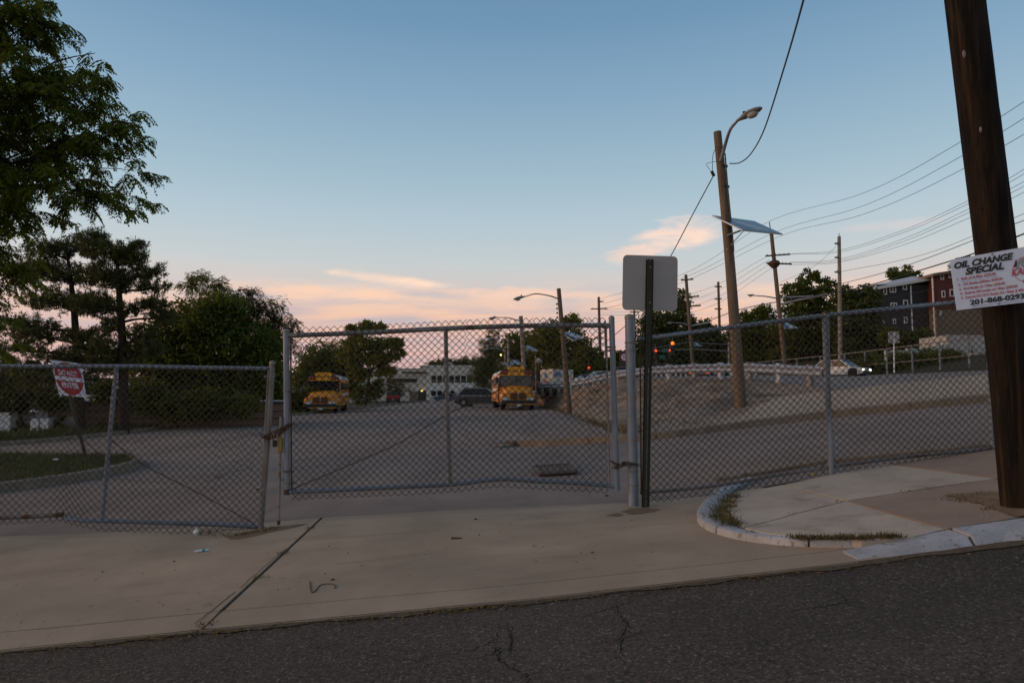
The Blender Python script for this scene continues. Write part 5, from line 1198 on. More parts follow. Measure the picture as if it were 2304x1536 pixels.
for a, b, c, d, v in ((1996, 2004, 663, 647, ()), (2010, 2025, 658, 642, ('v',)), (2040, 2050, 652, 636, ()), (2011, 2026, 699, 681, ('v',)), (2040, 2051, 692, 675, ()), (2015, 2022, 729, 717, ()), (2040, 2048, 727, 713, ()), (1992, 1996, 730, 720, ())): win(t, X_(a), X_(b), Zp(c), Zp(d), D - .03, 'white', fr=.14, bars=v)
t = thing('red_house', 'red house with tan lower storey half hidden by the poster and utility pole', 'house', (X_(2150), D - 2, Zp(800)))
wallbox(t, 'wall', X_(2097), X_(2330), D - 2, D + 9, Zp(698), Zp(620), 'siding_red'); wallbox(t, 'lower_wall', X_(2098), X_(2328), D - 1.9, D + 8.9, Zp(805), Zp(698) + .02, 'siding_tan')
clap(t, X_(2099), X_(2328), D - 2, Zp(697), Zp(622), 'siding_red', .5); wallbox(t, 'corner_trim', X_(2090.5), X_(2092.5), D - 2.1, D - 1.9, Zp(800), Zp(626), 'white')
mb = MB(); mb.add([(X_(2085), D - 3, Zp(628)), (X_(2340), D - 3, Zp(590)), (X_(2340), D + 10, Zp(590)), (X_(2085), D + 10, Zp(628)), (X_(2085), D - 3, Zp(622)), (X_(2340), D - 3, Zp(584)), (X_(2340), D + 10, Zp(584)), (X_(2085), D + 10, Zp(622))], [(3, 2, 1, 0), (4, 5, 6, 7), (0, 1, 5, 4), (1, 2, 6, 5), (2, 3, 7, 6), (3, 0, 4, 7)]); mb.build('roof', M['siding_tan'], t, world=True)
for a, b, c, d, v in ((2109, 2117, 634, 617, ()), (2127, 2150, 630, 613, ('v',)), (2110, 2118, 673, 658, ()), (2128, 2146, 671, 655, ('v',)), (2165, 2180, 668, 650, ('v',)), (2104, 2108, 712, 703, ())): win(t, X_(a), X_(b), Zp(c), Zp(d), D - 2.03, 'white', fr=.14, bars=v)
# white low wall / garage by the highway
D = 72; X_ = lambda px: P(px, 880, D).x; Zp = lambda py: P(2100, py, D).z
t = thing('white_garage', 'low white walled garage with dark openings behind the pipe railing', 'garage', (X_(2120), D, Zp(835)))
mb = MB(); n = 12
for k in range(n):
    a, b = 1996 + (2190 - 1996) * k / n, 1996 + (2190 - 1996) * (k + 1) / n; z = 790 - (a - 1996) * .115 + 4 * (random.random() - .5)
    if k in (1, 2, 7, 8): wallbox(t, 'dark_opening', X_(a), X_(b), D + .3, D + .5, Zp(835), Zp(z + 13), 'roofdark'); wallbox(t, 'wall', X_(a), X_(b), D, D + .3, Zp(z + 13), Zp(z), 'wallwhite')
    else: wallbox(t, 'wall', X_(a), X_(b), D, D + .3, Zp(835), Zp(z), 'wallwhite' if k != 4 else 'kerb_white')
wallbox(t, 'gate_pier', X_(2176), X_(2191), D - 1.2, D - .3, Zp(838), Zp(788), 'wallwhite'); wallbox(t, 'lintel', X_(2176), X_(2225), D - 1.2, D - .9, Zp(795), Zp(788), 'wallwhite'); wallbox(t, 'dark_opening', X_(2191), X_(2230), D - .6, D - .4, Zp(838), Zp(795), 'roofdark')
wallbox(t, 'upper_block', X_(2150), X_(2260), D + 1, D + 6, Zp(790), Zp(752), 'wallwhite')
for a in (2130, 2160): wallbox(t, 'pink_pennant', X_(a), X_(a + 14), D - .35, D - .3, Zp(766), Zp(753), 'signback')
# left: block wall, pale sheds and parked trailers seen through the trees
D = 31.5; X_ = lambda px: P(px, 880, D).x; Zp = lambda py: P(300, py, D).z
t = thing('block_wall', 'long low tan block wall behind the pine trunks', 'wall', (X_(300), D, Zp(965)))
wallbox(t, 'wall', X_(110), X_(640), D, D + .4, Zp(972), Zp(908), 'wallbrown')
wallbox(t, 'coping', X_(108), X_(642), D - .06, D + .46, Zp(908), Zp(903), 'roofdark'); wallbox(t, 'flashing', X_(108), X_(642), D + .1, D + .3, Zp(903), Zp(900), 'roofpale')
for k in range(3):
    wallbox(t, 'joint_line', X_(112), X_(640), D - .012, D + .01, Zp(925 + 16 * k) - .02, Zp(925 + 16 * k) + .02, 'roofdark')
for k, (a, b, c, d, lab) in enumerate(((-120, 26, 975, 928, 'white box trailer at the far left edge behind the grass island'), (72, 112, 976, 942, 'small white box van between the tree trunks on the left'))):
    D = 29.5; X_ = lambda px: P(px, 880, D).x; Zp = lambda py: P(100, py, D).z; t = thing('white_trailer', lab, 'trailer', (X_((a + b) / 2), D, Zp(c + 8)))
    wallbox(t, 'body', X_(a), X_(b), D, D + 3, Zp(c), Zp(d), 'white'); wallbox(t, 'underframe', X_(a + 4), X_(b - 4), D + .2, D + 2.8, Zp(c + 5), Zp(c), 'black')
    for x in (X_(a + 10), X_(b - 10)): mb = MB(); mb.rings([(Vector((x, D + y, Zp(c + 6))), (.4, 0, 0), (0, 0, .4)) for y in (.1, .4)], 14); mb.build('wheel', M['tyre'], t, world=True)
    wallbox(t, 'door_seam', (X_(a) + X_(b)) / 2 - .03, (X_(a) + X_(b)) / 2 + .03, D - .015, D, Zp(c), Zp(d), 'galv_dull')
D = 120; X_ = lambda px: P(px, 880, D).x; Zp = lambda py: P(400, py, D).z
t = thing('pale_warehouse', 'pale low warehouse glimpsed through the left trees', 'building', (X_(420), D, Zp(915)))
wallbox(t, 'wall', X_(-250), X_(760), D, D + 20, Zp(930), Zp(855), 'bldgtrim'); wallbox(t, 'roof_edge', X_(-255), X_(765), D - .4, D + 20.4, Zp(855), Zp(850), 'roofdark')
for k in range(14): win(t, X_(-200 + k * 68), X_(-165 + k * 68), Zp(890), Zp(872), D, 'lampgrey', fr=.2, bars=('v',))
for k in range(4): wallbox(t, 'loading_door', X_(20 + k * 170), X_(60 + k * 170), D - .06, D, Zp(925), Zp(895), 'white')
# ------------------------------------------------------------------ trees
def unit(v): return v / np.maximum(np.linalg.norm(v, axis=-1, keepdims=True), 1e-9)
def leaves(pos, direc, length, width, nrm=None, curl=0.0):
    """diamond leaves; pos (n,3) stalk end, direc (n,3)"""
    n = len(pos); d = unit(direc)
    if nrm is None: nrm = rng.normal(size=(n, 3))
    sd = unit(np.cross(d, nrm)); L = np.broadcast_to(np.asarray(length), (n,))[:, None]; Wd = np.broadcast_to(np.asarray(width), (n,))[:, None]
    up = unit(np.cross(sd, d))
    v = np.stack([pos, pos + d * L * .45 + sd * Wd * .5 + up * curl * L, pos + d * L, pos + d * L * .45 - sd * Wd * .5 + up * curl * L], 1).reshape(-1, 3)
    q = np.arange(n * 4).reshape(n, 4); return v, q
def blob_points(blobs, n, power=2.4):
    """clump centres in ellipsoids, denser to the outside; returns points, outward vectors, radius"""
    vol = np.array([b[1] * b[2] * b[3] for b in blobs]) ** .75; pk = vol / vol.sum(); idx = rng.choice(len(blobs), n, p=pk)
    d = unit(rng.normal(size=(n, 3))); r = rng.random(n) ** (1 / power)
    c = np.array([tuple(b[0]) for b in blobs])[idx]; rad = np.array([b[1:4] for b in blobs])[idx]
    return c + d * rad * r[:, None], d, rad.mean(1), idx
def px_blobs(bl, D, dy=1.0):
    """(px, py, rx_px, ry_px[, depth offset]) -> blobs in metres"""
    out = []
    for b in bl:
        off = b[4] if len(b) > 4 else 0.0; d = D + off; c = P(b[0], b[1], d); rx, rz = b[2] / pxm(d), b[3] / pxm(d); out.append((c, rx, (rx + rz) / 2 * dy, rz))
    return out
def limb(mb, a, b, r0, r1, wob=.08, n=5, seg=6):
    a, b = Vector(a), Vector(b); L = (b - a).length; pts = []
    for i in range(seg + 1):
        t = i / seg; p = a.lerp(b, t); k = math.sin(math.pi * t) * wob * L
        pts.append(p + Vector((rng.normal() * k * .4, rng.normal() * k * .4, k * .6 + rng.normal() * k * .2)))
    mb.tube(pts, [r0 + (r1 - r0) * i / seg for i in range(seg + 1)], n); return pts
def tree(name, label, D, base_px, blobs, mat_, nclump, per, ll, lw, trunk_r=.14, stems=None, droop=.2, spread=.16, cat='tree', group=None, bark='bark', dy=.9, pinnate=False, base=None, twigs=60, z_base=None, spray=False):
    base = Vector(base) if base is not None else P(base_px[0], base_px[1], D)
    if z_base is not None: base.z = z_base
    t = thing(name, label, cat, base, group=group)
    bl = px_blobs(blobs, D, dy) if not isinstance(blobs[0][0], Vector) else blobs
    # wood: stems up to the crown, limbs to each blob, twigs to some clumps
    mb = MB(); cs = [b[0] for b in bl]; mean = sum(cs, Vector()) / len(cs)
    fork = base.lerp(mean, .55); fork.x = base.x + (mean.x - base.x) * .5
    if stems is None: stems = [(base, fork)]
    for a, b in stems: limb(mb, a - Vector((0, 0, .15)), b, trunk_r, trunk_r * .6, .03, 8)
    tops = [b for _, b in stems]
    for c in cs:
        s0 = min(tops, key=lambda q: (q - c).length); limb(mb, s0, c, trunk_r * .5, trunk_r * .12, .1, 5)
    pos, out, rad, idx = blob_points(bl, nclump)
    for k in range(min(twigs, nclump)):
        limb(mb, cs[idx[k]].lerp(Vector(pos[k]), .1), pos[k], trunk_r * .13, trunk_r * .03, .1, 4, 4)
    mb.build('trunk', M[bark], t, world=True, smooth=True)
    # foliage
    n = nclump * per; ci = np.repeat(np.arange(nclump), per)
    if spray:      # leaves set along arching twigs, in flat layered sprays
        td = unit(out * np.array([.9, .9, .45]) + np.array(spray) + rng.normal(size=(nclump, 3)) * np.array([.5, .6, .3])); f = np.tile((np.arange(per) + .5) / per, nclump); tl_ = .46 * (.6 + .7 * rng.random(nclump))
        sv = unit(np.cross(td, np.array([0, 0, 1.0]))); sgn = np.tile(np.where(np.arange(per) % 2, 1.0, -1.0), nclump)
        base_p = pos[ci] + td[ci] * (f * tl_[ci])[:, None]; base_p[:, 2] -= .25 * tl_[ci] * f ** 2
        mbt = MB()
        for k in range(nclump):
            a = Vector(pos[k]); d_ = Vector(td[k]); L_ = tl_[k]; mbt.tube([a, a + d_ * L_ * .5 - Vector((0, 0, .06 * L_)), a + d_ * L_ - Vector((0, 0, .25 * L_))], [.006, .004, .002], 3, cap=False)
        mbt.build('twigs', M[bark], t, world=True, kind='stuff')
    p = pos[ci] + rng.normal(size=(n, 3)) * (rad[ci] * spread)[:, None] * np.array([1, 1, .7])
    d = out[ci] * .6 + rng.normal(size=(n, 3)) * (.35 if pinnate else .7); d[:, 2] -= droop
    if spray: p = base_p; d = td[ci] * .5 + sv[ci] * sgn[:, None] * .7 + rng.normal(size=(n, 3)) * .3; d[:, 2] -= .3
    if not pinnate:
        v, q = leaves(p, d, ll * (0.7 + .6 * rng.random(n)), lw * (0.7 + .6 * rng.random(n)))
    else:        # feather leaves: leaflets in pairs along an arching stalk
        d = unit(d); V = []; npair = pinnate; L = ll * (.7 + .5 * rng.random(n))
        sd = unit(np.cross(d, np.array([0, 0, 1.0]) + rng.normal(size=(n, 3)) * .25))
        for k in range(npair):
            f = (k + 1) / npair; pt = p + d * (L * f)[:, None]; pt[:, 2] -= droop * 1.1 * L * f * f
            dirn = d.copy(); dirn[:, 2] -= droop * 2 * f
            for s in (-1, 1):
                ld = unit(dirn * .55 + sd * s + rng.normal(size=(n, 3)) * .15); ld[:, 2] -= .35
                v, _ = leaves(pt, ld, lw * 2.6 * (1 - .35 * abs(f - .5)), lw, np.array([0, 0, 1.0]) + rng.normal(size=(n, 3)) * .4); V.append(v)
        v = np.concatenate(V); q = np.arange(len(v)).reshape(-1, 4)
    np_mesh('crown', v, q, M[mat_], t, loc=tuple(base))
    return t

# near honey locust, reaching in from the upper left
D = 12.5
lb = [(-120, 330, 210, 260), (40, 60, 110, 60), (30, 170, 150, 70), (150, 220, 110, 60), (120, 320, 150, 60, .4), (230, 300, 90, 45), (310, 275, 42, 26), (335, 345, 22, 30), (300, 380, 55, 20), (150, 410, 120, 45), (250, 440, 80, 28), (325, 470, 30, 18),
      (60, 480, 110, 40, .3), (90, 520, 50, 18), (-20, 560, 90, 50), (40, 620, 80, 30, .6), (-20, 700, 70, 40, .6), (20, 770, 60, 25, .9), (240, 120, 22, 28), (260, 170, 16, 22), (210, 180, 60, 28), (120, 30, 50, 30), (110, 62, 45, 26), (-60, 20, 90, 90), (190, 150, 30, 18), (330, 300, 24, 14), (60, 0, 60, 30)]
bl = px_blobs([(b[0] - 26, b[1], b[2] * .84, b[3] * .68, *b[4:]) for b in lb], D, 1.3)
tb = P(-420, 1015, D + 2.0); tb.z = .1; fk = P(-260, 620, D + .8)
tree('honey_locust', 'feathery honey locust reaching into the upper left of the sky', D, None, bl, 'locust', 950, 14, .17, .032, .06, [(tb, fk), (fk, P(-60, 430, D + .3)), (fk, P(-120, 250, D))], .55, .22, pinnate=6, base=tb, twigs=200, spray=(.15, -.1, .06))
# two pines
def pine(label, D, trunk, blobs, ntuft, seed):
    base = P(*trunk[-1], D); base.z = Lz(base.x, D) + .2; t = thing('pine_tree', label, 'tree', base, group='pine trees on the verge')
    mb = MB(); q = [P(a, b, D) for a, b in trunk[:-1]] + [base - Vector((0, 0, .2))]; qs = smooth_path(q, 5); mb.tube(qs, [.04 + .16 * (i / (len(qs) - 1)) ** .8 for i in range(len(qs))], 10)
    bl = px_blobs(blobs, D, 1.1); pos, out, rad, idx = blob_points(bl, ntuft, 1.9)
    for b in bl:
        c = b[0]; s0 = min(qs, key=lambda k: abs(k.z - (c.z - .35))); limb(mb, s0, c, .06, .025, .05, 5)
        for sx in (-.75, .75, 0): limb(mb, s0.lerp(c, .7), c + Vector((b[1] * sx, b[2] * (sx - .2), b[3] * .3)), .03, .01, .05, 4, 4)
    mb.build('trunk', M['bark'], t, world=True, smooth=True)
    per = 26; n = ntuft * per; ci = np.repeat(np.arange(ntuft), per); ax = unit(out * .7 + np.array([0, 0, .9]) + rng.normal(size=(ntuft, 3)) * .35)[ci]
    f = rng.random(n); p = pos[ci] + ax * (f * .22)[:, None]; d = ax * .55 + unit(rng.normal(size=(n, 3)))
    v, q4 = leaves(p, d, .17 * (.7 + .5 * rng.random(n)), .030); np_mesh('crown', v, q4, M['pine'], t, loc=tuple(base))
pine('dark pine behind the do not enter sign, left of the two pines', 27.5, [(150, 560), (165, 680), (173, 800), (182, 966)],
     [(110, 570, 55, 22), (160, 560, 60, 22), (90, 610, 60, 24), (150, 625, 90, 26), (120, 680, 70, 24), (60, 735, 70, 22), (190, 690, 60, 20), (95, 760, 70, 22), (30, 790, 70, 20), (200, 760, 55, 22), (140, 805, 60, 22), (70, 830, 60, 22), (210, 830, 60, 25), (120, 860, 90, 30)], 1900, 1)
pine('dark pine with open branches, the right of the two pines', 27, [(262, 560), (268, 660), (276, 780), (280, 962)],
     [(205, 545, 24, 24), (222, 535, 14, 16), (250, 575, 60, 25), (310, 560, 16, 18), (295, 585, 40, 20), (235, 625, 60, 25), (320, 620, 30, 16), (352, 612, 18, 12), (345, 650, 38, 13), (280, 645, 40, 15), (215, 690, 50, 30), (290, 700, 26, 16), (345, 690, 35, 16), (360, 715, 30, 22), (255, 740, 26, 20), (320, 755, 30, 20), (225, 790, 60, 25), (330, 790, 40, 20), (255, 825, 50, 20)], 1800, 2)
# dark broadleaf mass and ailanthus
D = 33
st = [(P(510, 938, D), P(500, 830, D)), (P(586, 938, D + 1), P(575, 830, D + 1)), (P(430, 945, D), P(440, 820, D)), (P(360, 950, D), P(380, 830, D)), (P(615, 938, D + 1), P(610, 850, D + 1))]
tree('broadleaf_tree', 'dense dark rounded broadleaf tree right of the pines', D, (510, 940), [(470, 720, 95, 55), (400, 760, 80, 60), (520, 790, 100, 60), (420, 840, 110, 60), (560, 850, 80, 55), (340, 820, 60, 60), (480, 880, 130, 40), (590, 790, 50, 60), (500, 690, 60, 30), (360, 890, 70, 40), (610, 880, 30, 40)], 'dark', 1500, 28, .19, .11, .10, st, twigs=40)
tree('ailanthus_tree', 'sparse wispy tree top poking above the dark broadleaf tree, left one', D + 1.5, (460, 940), [(430, 640, 22, 12), (450, 622, 26, 10), (490, 640, 26, 12), (470, 665, 30, 14), (440, 668, 20, 14), (510, 665, 18, 16), (480, 690, 40, 16)], 'yellowgreen', 150, 8, .30, .042, .05, None, .3, .25, pinnate=5, twigs=110)
tree('ailanthus_tree', 'sparse tree turning rusty yellow at the right of the dark broadleaf tree', D + 2, (590, 940), [(560, 670, 30, 18), (600, 690, 45, 22), (650, 715, 25, 14), (665, 735, 14, 12), (545, 700, 30, 25), (620, 745, 40, 26), (580, 730, 50, 30), (640, 775, 25, 20), (530, 660, 16, 12), (600, 780, 50, 30), (620, 820, 25, 30), (575, 655, 16, 10)], 'ail', 420, 9, .30, .042, .05, None, .3, .25, pinnate=5, twigs=160)
tree('understory_bush', 'shadowy bush filling the verge under the dark broadleaf tree', 30, (400, 955), [(330, 900, 50, 40), (400, 915, 60, 30), (460, 910, 50, 35), (540, 915, 50, 25), (240, 880, 40, 25)], 'dark', 420, 24, .17, .10, .05, None, cat='bush', twigs=10)
tree('understory_bush', 'shadowy bush behind the do not enter sign at the left edge', 30, (60, 985), [(40, 880, 70, 45), (120, 900, 40, 30), (-20, 850, 80, 50), (130, 955, 25, 20), (20, 920, 40, 25), (40, 968, 45, 14), (-60, 930, 60, 45)], 'dark', 440, 24, .17, .10, .05, None, cat='bush', twigs=10)
# trees behind the left bus
D = 66
tree('feathery_tree', 'broad pale green feathery tree behind the left school bus', D, (730, 905), [(740, 800, 60, 34), (700, 820, 40, 36), (770, 835, 50, 36), (720, 850, 50, 30), (680, 840, 22, 24), (660, 870, 25, 30), (790, 870, 35, 30)], 'green', 560, 26, .34, .13, .12, twigs=30)
tree('maple_tree', 'tall yellow green maple with a clear trunk right of the left school bus', D - 4, (822, 908), [(806, 742, 26, 13), (846, 738, 20, 12), (815, 772, 44, 16), (870, 772, 36, 13), (785, 806, 34, 18), (848, 806, 40, 16), (893, 796, 20, 12), (808, 842, 26, 14), (868, 838, 26, 12), (900, 770, 10, 8), (830, 730, 12, 8)], 'yellowgreen', 520, 24, .28, .16, .15, twigs=40)
tree('dark_shrub', 'dark shrub between the maple and the red truck', D - 2, (850, 908), [(838, 880, 22, 22), (812, 890, 22, 18), (852, 862, 14, 14)], 'dark', 150, 22, .22, .12, .06, cat='bush', twigs=10)
tree('brush_pile', 'heap of dark reddish brush loaded on the red truck', G(884, 908).y + 3, (888, 880), [(885, 868, 26, 12), (900, 878, 22, 12), (872, 878, 16, 12)], 'ail', 110, 22, .25, .1, .04, cat='bush', twigs=20)
# centre right
tree('conifer_tree', 'dark pointed conifer left of the right school bus', 88, (1095, 905), [(1112, 750, 16, 14), (1100, 775, 26, 18), (1110, 800, 30, 18), (1085, 815, 26, 18), (1100, 840, 36, 20), (1075, 850, 20, 20), (1110, 870, 40, 20)], 'conifer', 560, 24, .28, .09, .16, twigs=20)
for lab, bx, bb, m_, dd in (('rounded green tree directly behind the third lamp pole', 1165, [(1170, 770, 40, 26), (1150, 800, 40, 28), (1195, 790, 34, 30), (1180, 825, 45, 26), (1145, 835, 35, 28), (1195, 850, 40, 25)], 'green', 100),
                         ('tall green tree behind the second lamp pole', 1245, [(1235, 755, 45, 24), (1270, 728, 38, 14), (1290, 720, 20, 12), (1225, 790, 45, 30), (1280, 770, 45, 30), (1250, 825, 50, 28), (1300, 800, 30, 28)], 'yellowgreen', 98),
                         ('lower green tree behind the cream container', 1310, [(1318, 800, 22, 20), (1330, 820, 22, 22), (1300, 835, 34, 22), (1345, 835, 20, 18)], 'green', 96),
                         ('dark low tree right of the top corner of the tall gate leaf', 1370, [(1375, 830, 30, 22), (1410, 825, 30, 26), (1360, 845, 30, 14), (1345, 800, 12, 20), (1400, 800, 14, 14)], 'dark', 110)):
    tree('broadleaf_tree', lab, dd, (bx, 895), bb, m_, 520, 24, .42, .26, .16, twigs=25, group='trees beyond the lot')
# right of the signs
for lab, bx, by, bb, m_, dd, nn in (('dark tree right of the blank road sign', 1500, 845, [(1530, 680, 22, 26), (1480, 725, 45, 28), (1530, 725, 40, 34), (1455, 745, 30, 30), (1560, 750, 30, 26), (1500, 775, 70, 30), (1585, 745, 24, 22), (1450, 790, 40, 30), (1540, 805, 60, 30)], 'conifer', 100, 760),
                             ('low green tree left of the nearest lamp pole', 1600, 845, [(1590, 745, 22, 26), (1615, 780, 25, 35), (1570, 800, 40, 35), (1630, 820, 30, 25)], 'dark', 104, 340),
                             ('mid green tree right of the nearest lamp pole', 1690, 840, [(1680, 720, 26, 20), (1720, 705, 30, 18), (1700, 745, 50, 30), (1660, 760, 24, 40), (1720, 785, 55, 35), (1680, 810, 50, 25)], 'green', 98, 560),
                             ('tall ragged tree behind the double crossarm pole', 1800, 830, [(1820, 625, 22, 18), (1860, 640, 18, 18), (1790, 655, 32, 24), (1840, 665, 40, 26), (1800, 700, 45, 28), (1850, 715, 45, 34), (1780, 745, 45, 34), (1840, 770, 55, 35), (1775, 800, 45, 25)], 'dark', 94, 800),
                             ('dark hillside tree left of the charcoal house', 1920, 825, [(1900, 665, 26, 22), (1940, 660, 36, 16), (1925, 690, 45, 24), (1965, 690, 22, 36), (1900, 730, 45, 32), (1950, 745, 40, 36), (1920, 785, 55, 28), (1985, 785, 30, 28)], 'conifer', 90, 760),
                             ('dark tree between the charcoal house and the white garage', 2040, 830, [(2030, 765, 35, 20), (2075, 760, 25, 18), (2000, 760, 18, 22), (2060, 785, 40, 14)], 'dark', 84, 260)):
    tree('hillside_tree', lab, dd, (bx, by), bb, m_, nn, 24, .42, .25, .2, twigs=30, group='trees across the highway')
tree('hillside_tree', 'bushy treetop showing above the charcoal house roof', 125, (2030, 700), [(2008, 615, 14, 12), (2040, 608, 16, 12), (2030, 622, 30, 12), (2060, 620, 18, 10)], 'green', 150, 22, .4, .25, .15, twigs=20, group='trees across the highway')
tree('hillside_tree', 'small treetop just left of the poster, above the roofs', 125, (2170, 650), [(2160, 590, 12, 10), (2178, 585, 10, 8), (2150, 600, 14, 10)], 'dark', 70, 22, .4, .25, .12, twigs=10, group='trees across the highway')
for k, (px, py, rx, lab) in enumerate(((1960, 815, 30, 'leftmost'), (2030, 812, 34, 'second from left'), (2085, 806, 30, 'third from left'), (2140, 806, 26, 'rightmost'))):
    tree('hedge_bush', f'{lab} dark hedge bush behind the white railing posts', 70.0, (px, 850), [(px, py + 14, rx * 1.1, 16), (px, py, rx, 22), (px - rx * .5, py + 8, rx * .6, 18), (px + rx * .5, py + 6, rx * .6, 18)], 'dark', 210, 20, .24, .15, .04, cat='hedge', twigs=8, group='hedge bushes behind the railing')
# far treeline: reads as one mass
V = []; Q = []; n0 = 0
for k in range(16):
    px = 975 + k * 9; py = 819 - (k % 3) * 2.5 - (k % 5); pos, out, rad, idx = blob_points(px_blobs([(px, py + 6, 11, 8), (px + 4, py + 15, 13, 10)], 235), 30); ci = np.repeat(np.arange(30), 14)
    v, q = leaves(pos[ci] + rng.normal(size=(420, 3)) * .5, out[ci] + rng.normal(size=(420, 3)) * .6, 1.0, .6); V.append(v); Q.append(q + n0); n0 += len(v)
tag(np_mesh('far_treeline', np.concatenate(V), np.concatenate(Q), M['conifer'], None, 'stuff'), 'dim wooded skyline above the cream building', 'trees')
for lab, px, py, rx, ry in (('dark shrub just behind the left school bus', 705, 890, 30, 18), ('dark shrub between the end post of the left gate leaf and the left school bus', 650, 900, 34, 24), ('wide dark shrub under the rusty yellow tree', 575, 893, 60, 30)):
    tree('back_shrub', lab, 52, (px, 935), [(px, py, rx, ry), (px + rx * .4, py + 10, rx * .7, ry * .8)], 'dark', 150, 20, .24, .15, .05, cat='bush', twigs=6, group='shrubs along the verge')
# ------------------------------------------------------------------ small things
# storm drain
q = [G(a, b, .03) for a, b in ((1202, 1052), (1282, 1047), (1296, 1063), (1216, 1068))]
t = thing('storm_drain', 'slotted storm drain grate in the asphalt behind the tall gate leaf', 'drain', sum(q, Vector()) / 4)
mb = MB(); mb.add([p + Vector((0, 0, .004)) for p in q], [(0, 1, 2, 3)]); mb.build('pit', M['black'], t, world=True)
up_ = Vector((0, 0, .012)); mb = MB()
for a, b in zip(q, q[1:] + q[:1]): mb.tube([a + up_, b + up_], .03, 4)
mb.build('frame', M['iron'], t, world=True)
for k in range(1, 9):
    f = k / 9; mb = MB(); mb.tube([q[0].lerp(q[1], f) + up_, q[3].lerp(q[2], f) + up_], .024, 4); mb.build('bar', M['iron'], t, world=True)
def scatter_leaves(name, pts, size, m, label, cat, kind='stuff', flat=.15):
    n = len(pts); pos = np.array([tuple(p) for p in pts]); d = rng.normal(size=(n, 3)); d[:, 2] *= flat; nr = np.tile([0, 0, 1.0], (n, 1)) + rng.normal(size=(n, 3)) * .3
    v, q = leaves(pos + np.array([0, 0, .006]), d, size * (.6 + .8 * rng.random(n)), size * .5, nr, .12); o = np_mesh(name, v, q, M[m], None, kind); tag(o, label, cat); return o
pts = []
for k in range(900):
    x = rng.uniform(-7, 3.6); x = G(*random.choice([(300, 1432), (450, 1416), (900, 1375), (1050, 1361), (1230, 1343), (1700, 1290)])).x + rng.normal() * .35 if rng.random() < .65 else x
    if x > 3.6: continue
    y = YK - .03 - abs(rng.normal()) * .045; pts.append((x, y, ground(x, y)))
scatter_leaves('gutter_litter', pts, .028, 'litterleaf', 'yellow brown fallen leaves gathered along the gutter of the street', 'leaves')
pts = []
for k in range(170):
    x, y = rng.uniform(-5, 3.0), rng.uniform(4.7, 7.3); pts.append((x, y, ground(x, y)))
scatter_leaves('sidewalk_debris', pts, .02, 'soil2' if 'soil2' in M else 'litterleaf', 'small dark leaves and crumbs strewn over the concrete apron', 'leaves')
# gutter dirt
mb = MB(); rows = []
xsn = lsp(-10, 3.9, 120)
rows.append([(x, YK + .004, Kz(x) + .002 - .0) for x in xsn]); rows.append([(x, YK - .06 - .02 * math.sin(x * 7) - .015 * math.sin(x * 17), ground(x, YK - .06) + .006) for x in xsn])
vs, fs = loft_grid(rows); mb.add(vs, fs); o = mb.build('gutter_dirt', M['joint']); tag(o, 'dark line of dirt in the gutter where apron meets street', 'dirt', kind='stuff')
def tufts(name, centres, n, h, spread, m, label, cat, lean=.5, w=.006):
    c = np.array([tuple(p) for p in centres]); i = rng.integers(0, len(c), n); p = c[i] + rng.normal(size=(n, 3)) * np.array([spread, spread * .7, 0])
    p[:, 2] = [ground(a, b) for a, b in p[:, :2]] if True else p[:, 2]
    p[:, 2] = np.maximum(p[:, 2], c[i][:, 2] - .01)
    d = rng.normal(size=(n, 3)) * lean; d[:, 2] = 1.0; v, q = leaves(p, d, h * (.4 + .9 * rng.random(n)), w); o = np_mesh(name, v, q, M[m], None, 'stuff'); tag(o, label, cat); return o
tufts('kerb_weeds', [G(a, b, .06) for a, b in ((1632, 1140), (1640, 1128), (1625, 1150), (1618, 1162), (1650, 1118), (1635, 1170), (1645, 1178))], 900, .07, .05, 'weed', 'dry weeds sprouting inside the painted kerb return', 'weeds', .8)
tufts('kerb_weeds', [G(x, 1207 + (3 if 1800 < x < 1960 else 0), .06) for x in range(1790, 2030, 12)], 1100, .045, .03, 'weed', 'fringe of dry weeds along the inner edge of the white kerb', 'weeds', .7)
tufts('joint_weeds', [G(a, b, .05) for a, b in ((1672, 1186), (1690, 1181), (1740, 1168), (1790, 1155), (1850, 1139), (1900, 1127), (2060, 1104), (2100, 1098), (2140, 1092), (2180, 1086), (1700, 1196))], 500, .022, .04, 'weed', 'thin weeds in the joints of the pale slabs', 'weeds', .9)
tufts('joint_weeds', [G(585, 1300), G(700, 1188), G(640, 1244), G(450, 1418), G(465, 1405)], 170, .03, .03, 'weed', 'tiny weeds in the long joint of the apron', 'weeds', .9)
tufts('post_weeds', [G(a, b) for a, b in ((470, 1200), (500, 1205), (540, 1203), (570, 1198), (610, 1190))], 260, .05, .06, 'weed', 'dead grass at the foot of the left gate leaf', 'weeds', 1.4)
tufts('pole_weeds', [G(a, b, .05) for a, b in ((2150, 1122), (2180, 1126), (2200, 1118), (2230, 1130), (2240, 1145), (2215, 1112))], 420, .04, .06, 'weed', 'straggly weeds beside the dark utility pole', 'weeds', .9)
pts = [p.lerp(q, rng.random() * .08) + Vector((rng.normal() * .1, rng.normal() * .1, 0)) for p, q in zip(b_[:45], t_[:45])] if False else []
# weeds at the foot of the bank
cc = [Vector(bot[i]).lerp(Vector(bot[i + 1]), k / 6) for i in range(4) for k in range(6)]
tufts('bank_weeds', cc, 1600, .18, .28, 'weed', 'low dry weeds along the foot of the paved bank', 'weeds', .6, .018)
tufts('bank_weeds', [FK[i].lerp(FK[i + 1], k / 5) + Vector((0, .1, .1)) for i in range(0, 5) for k in range(5)], 500, .06, .10, 'weed', 'thin weeds along the broken kerb in the lot', 'weeds', .8, .01)
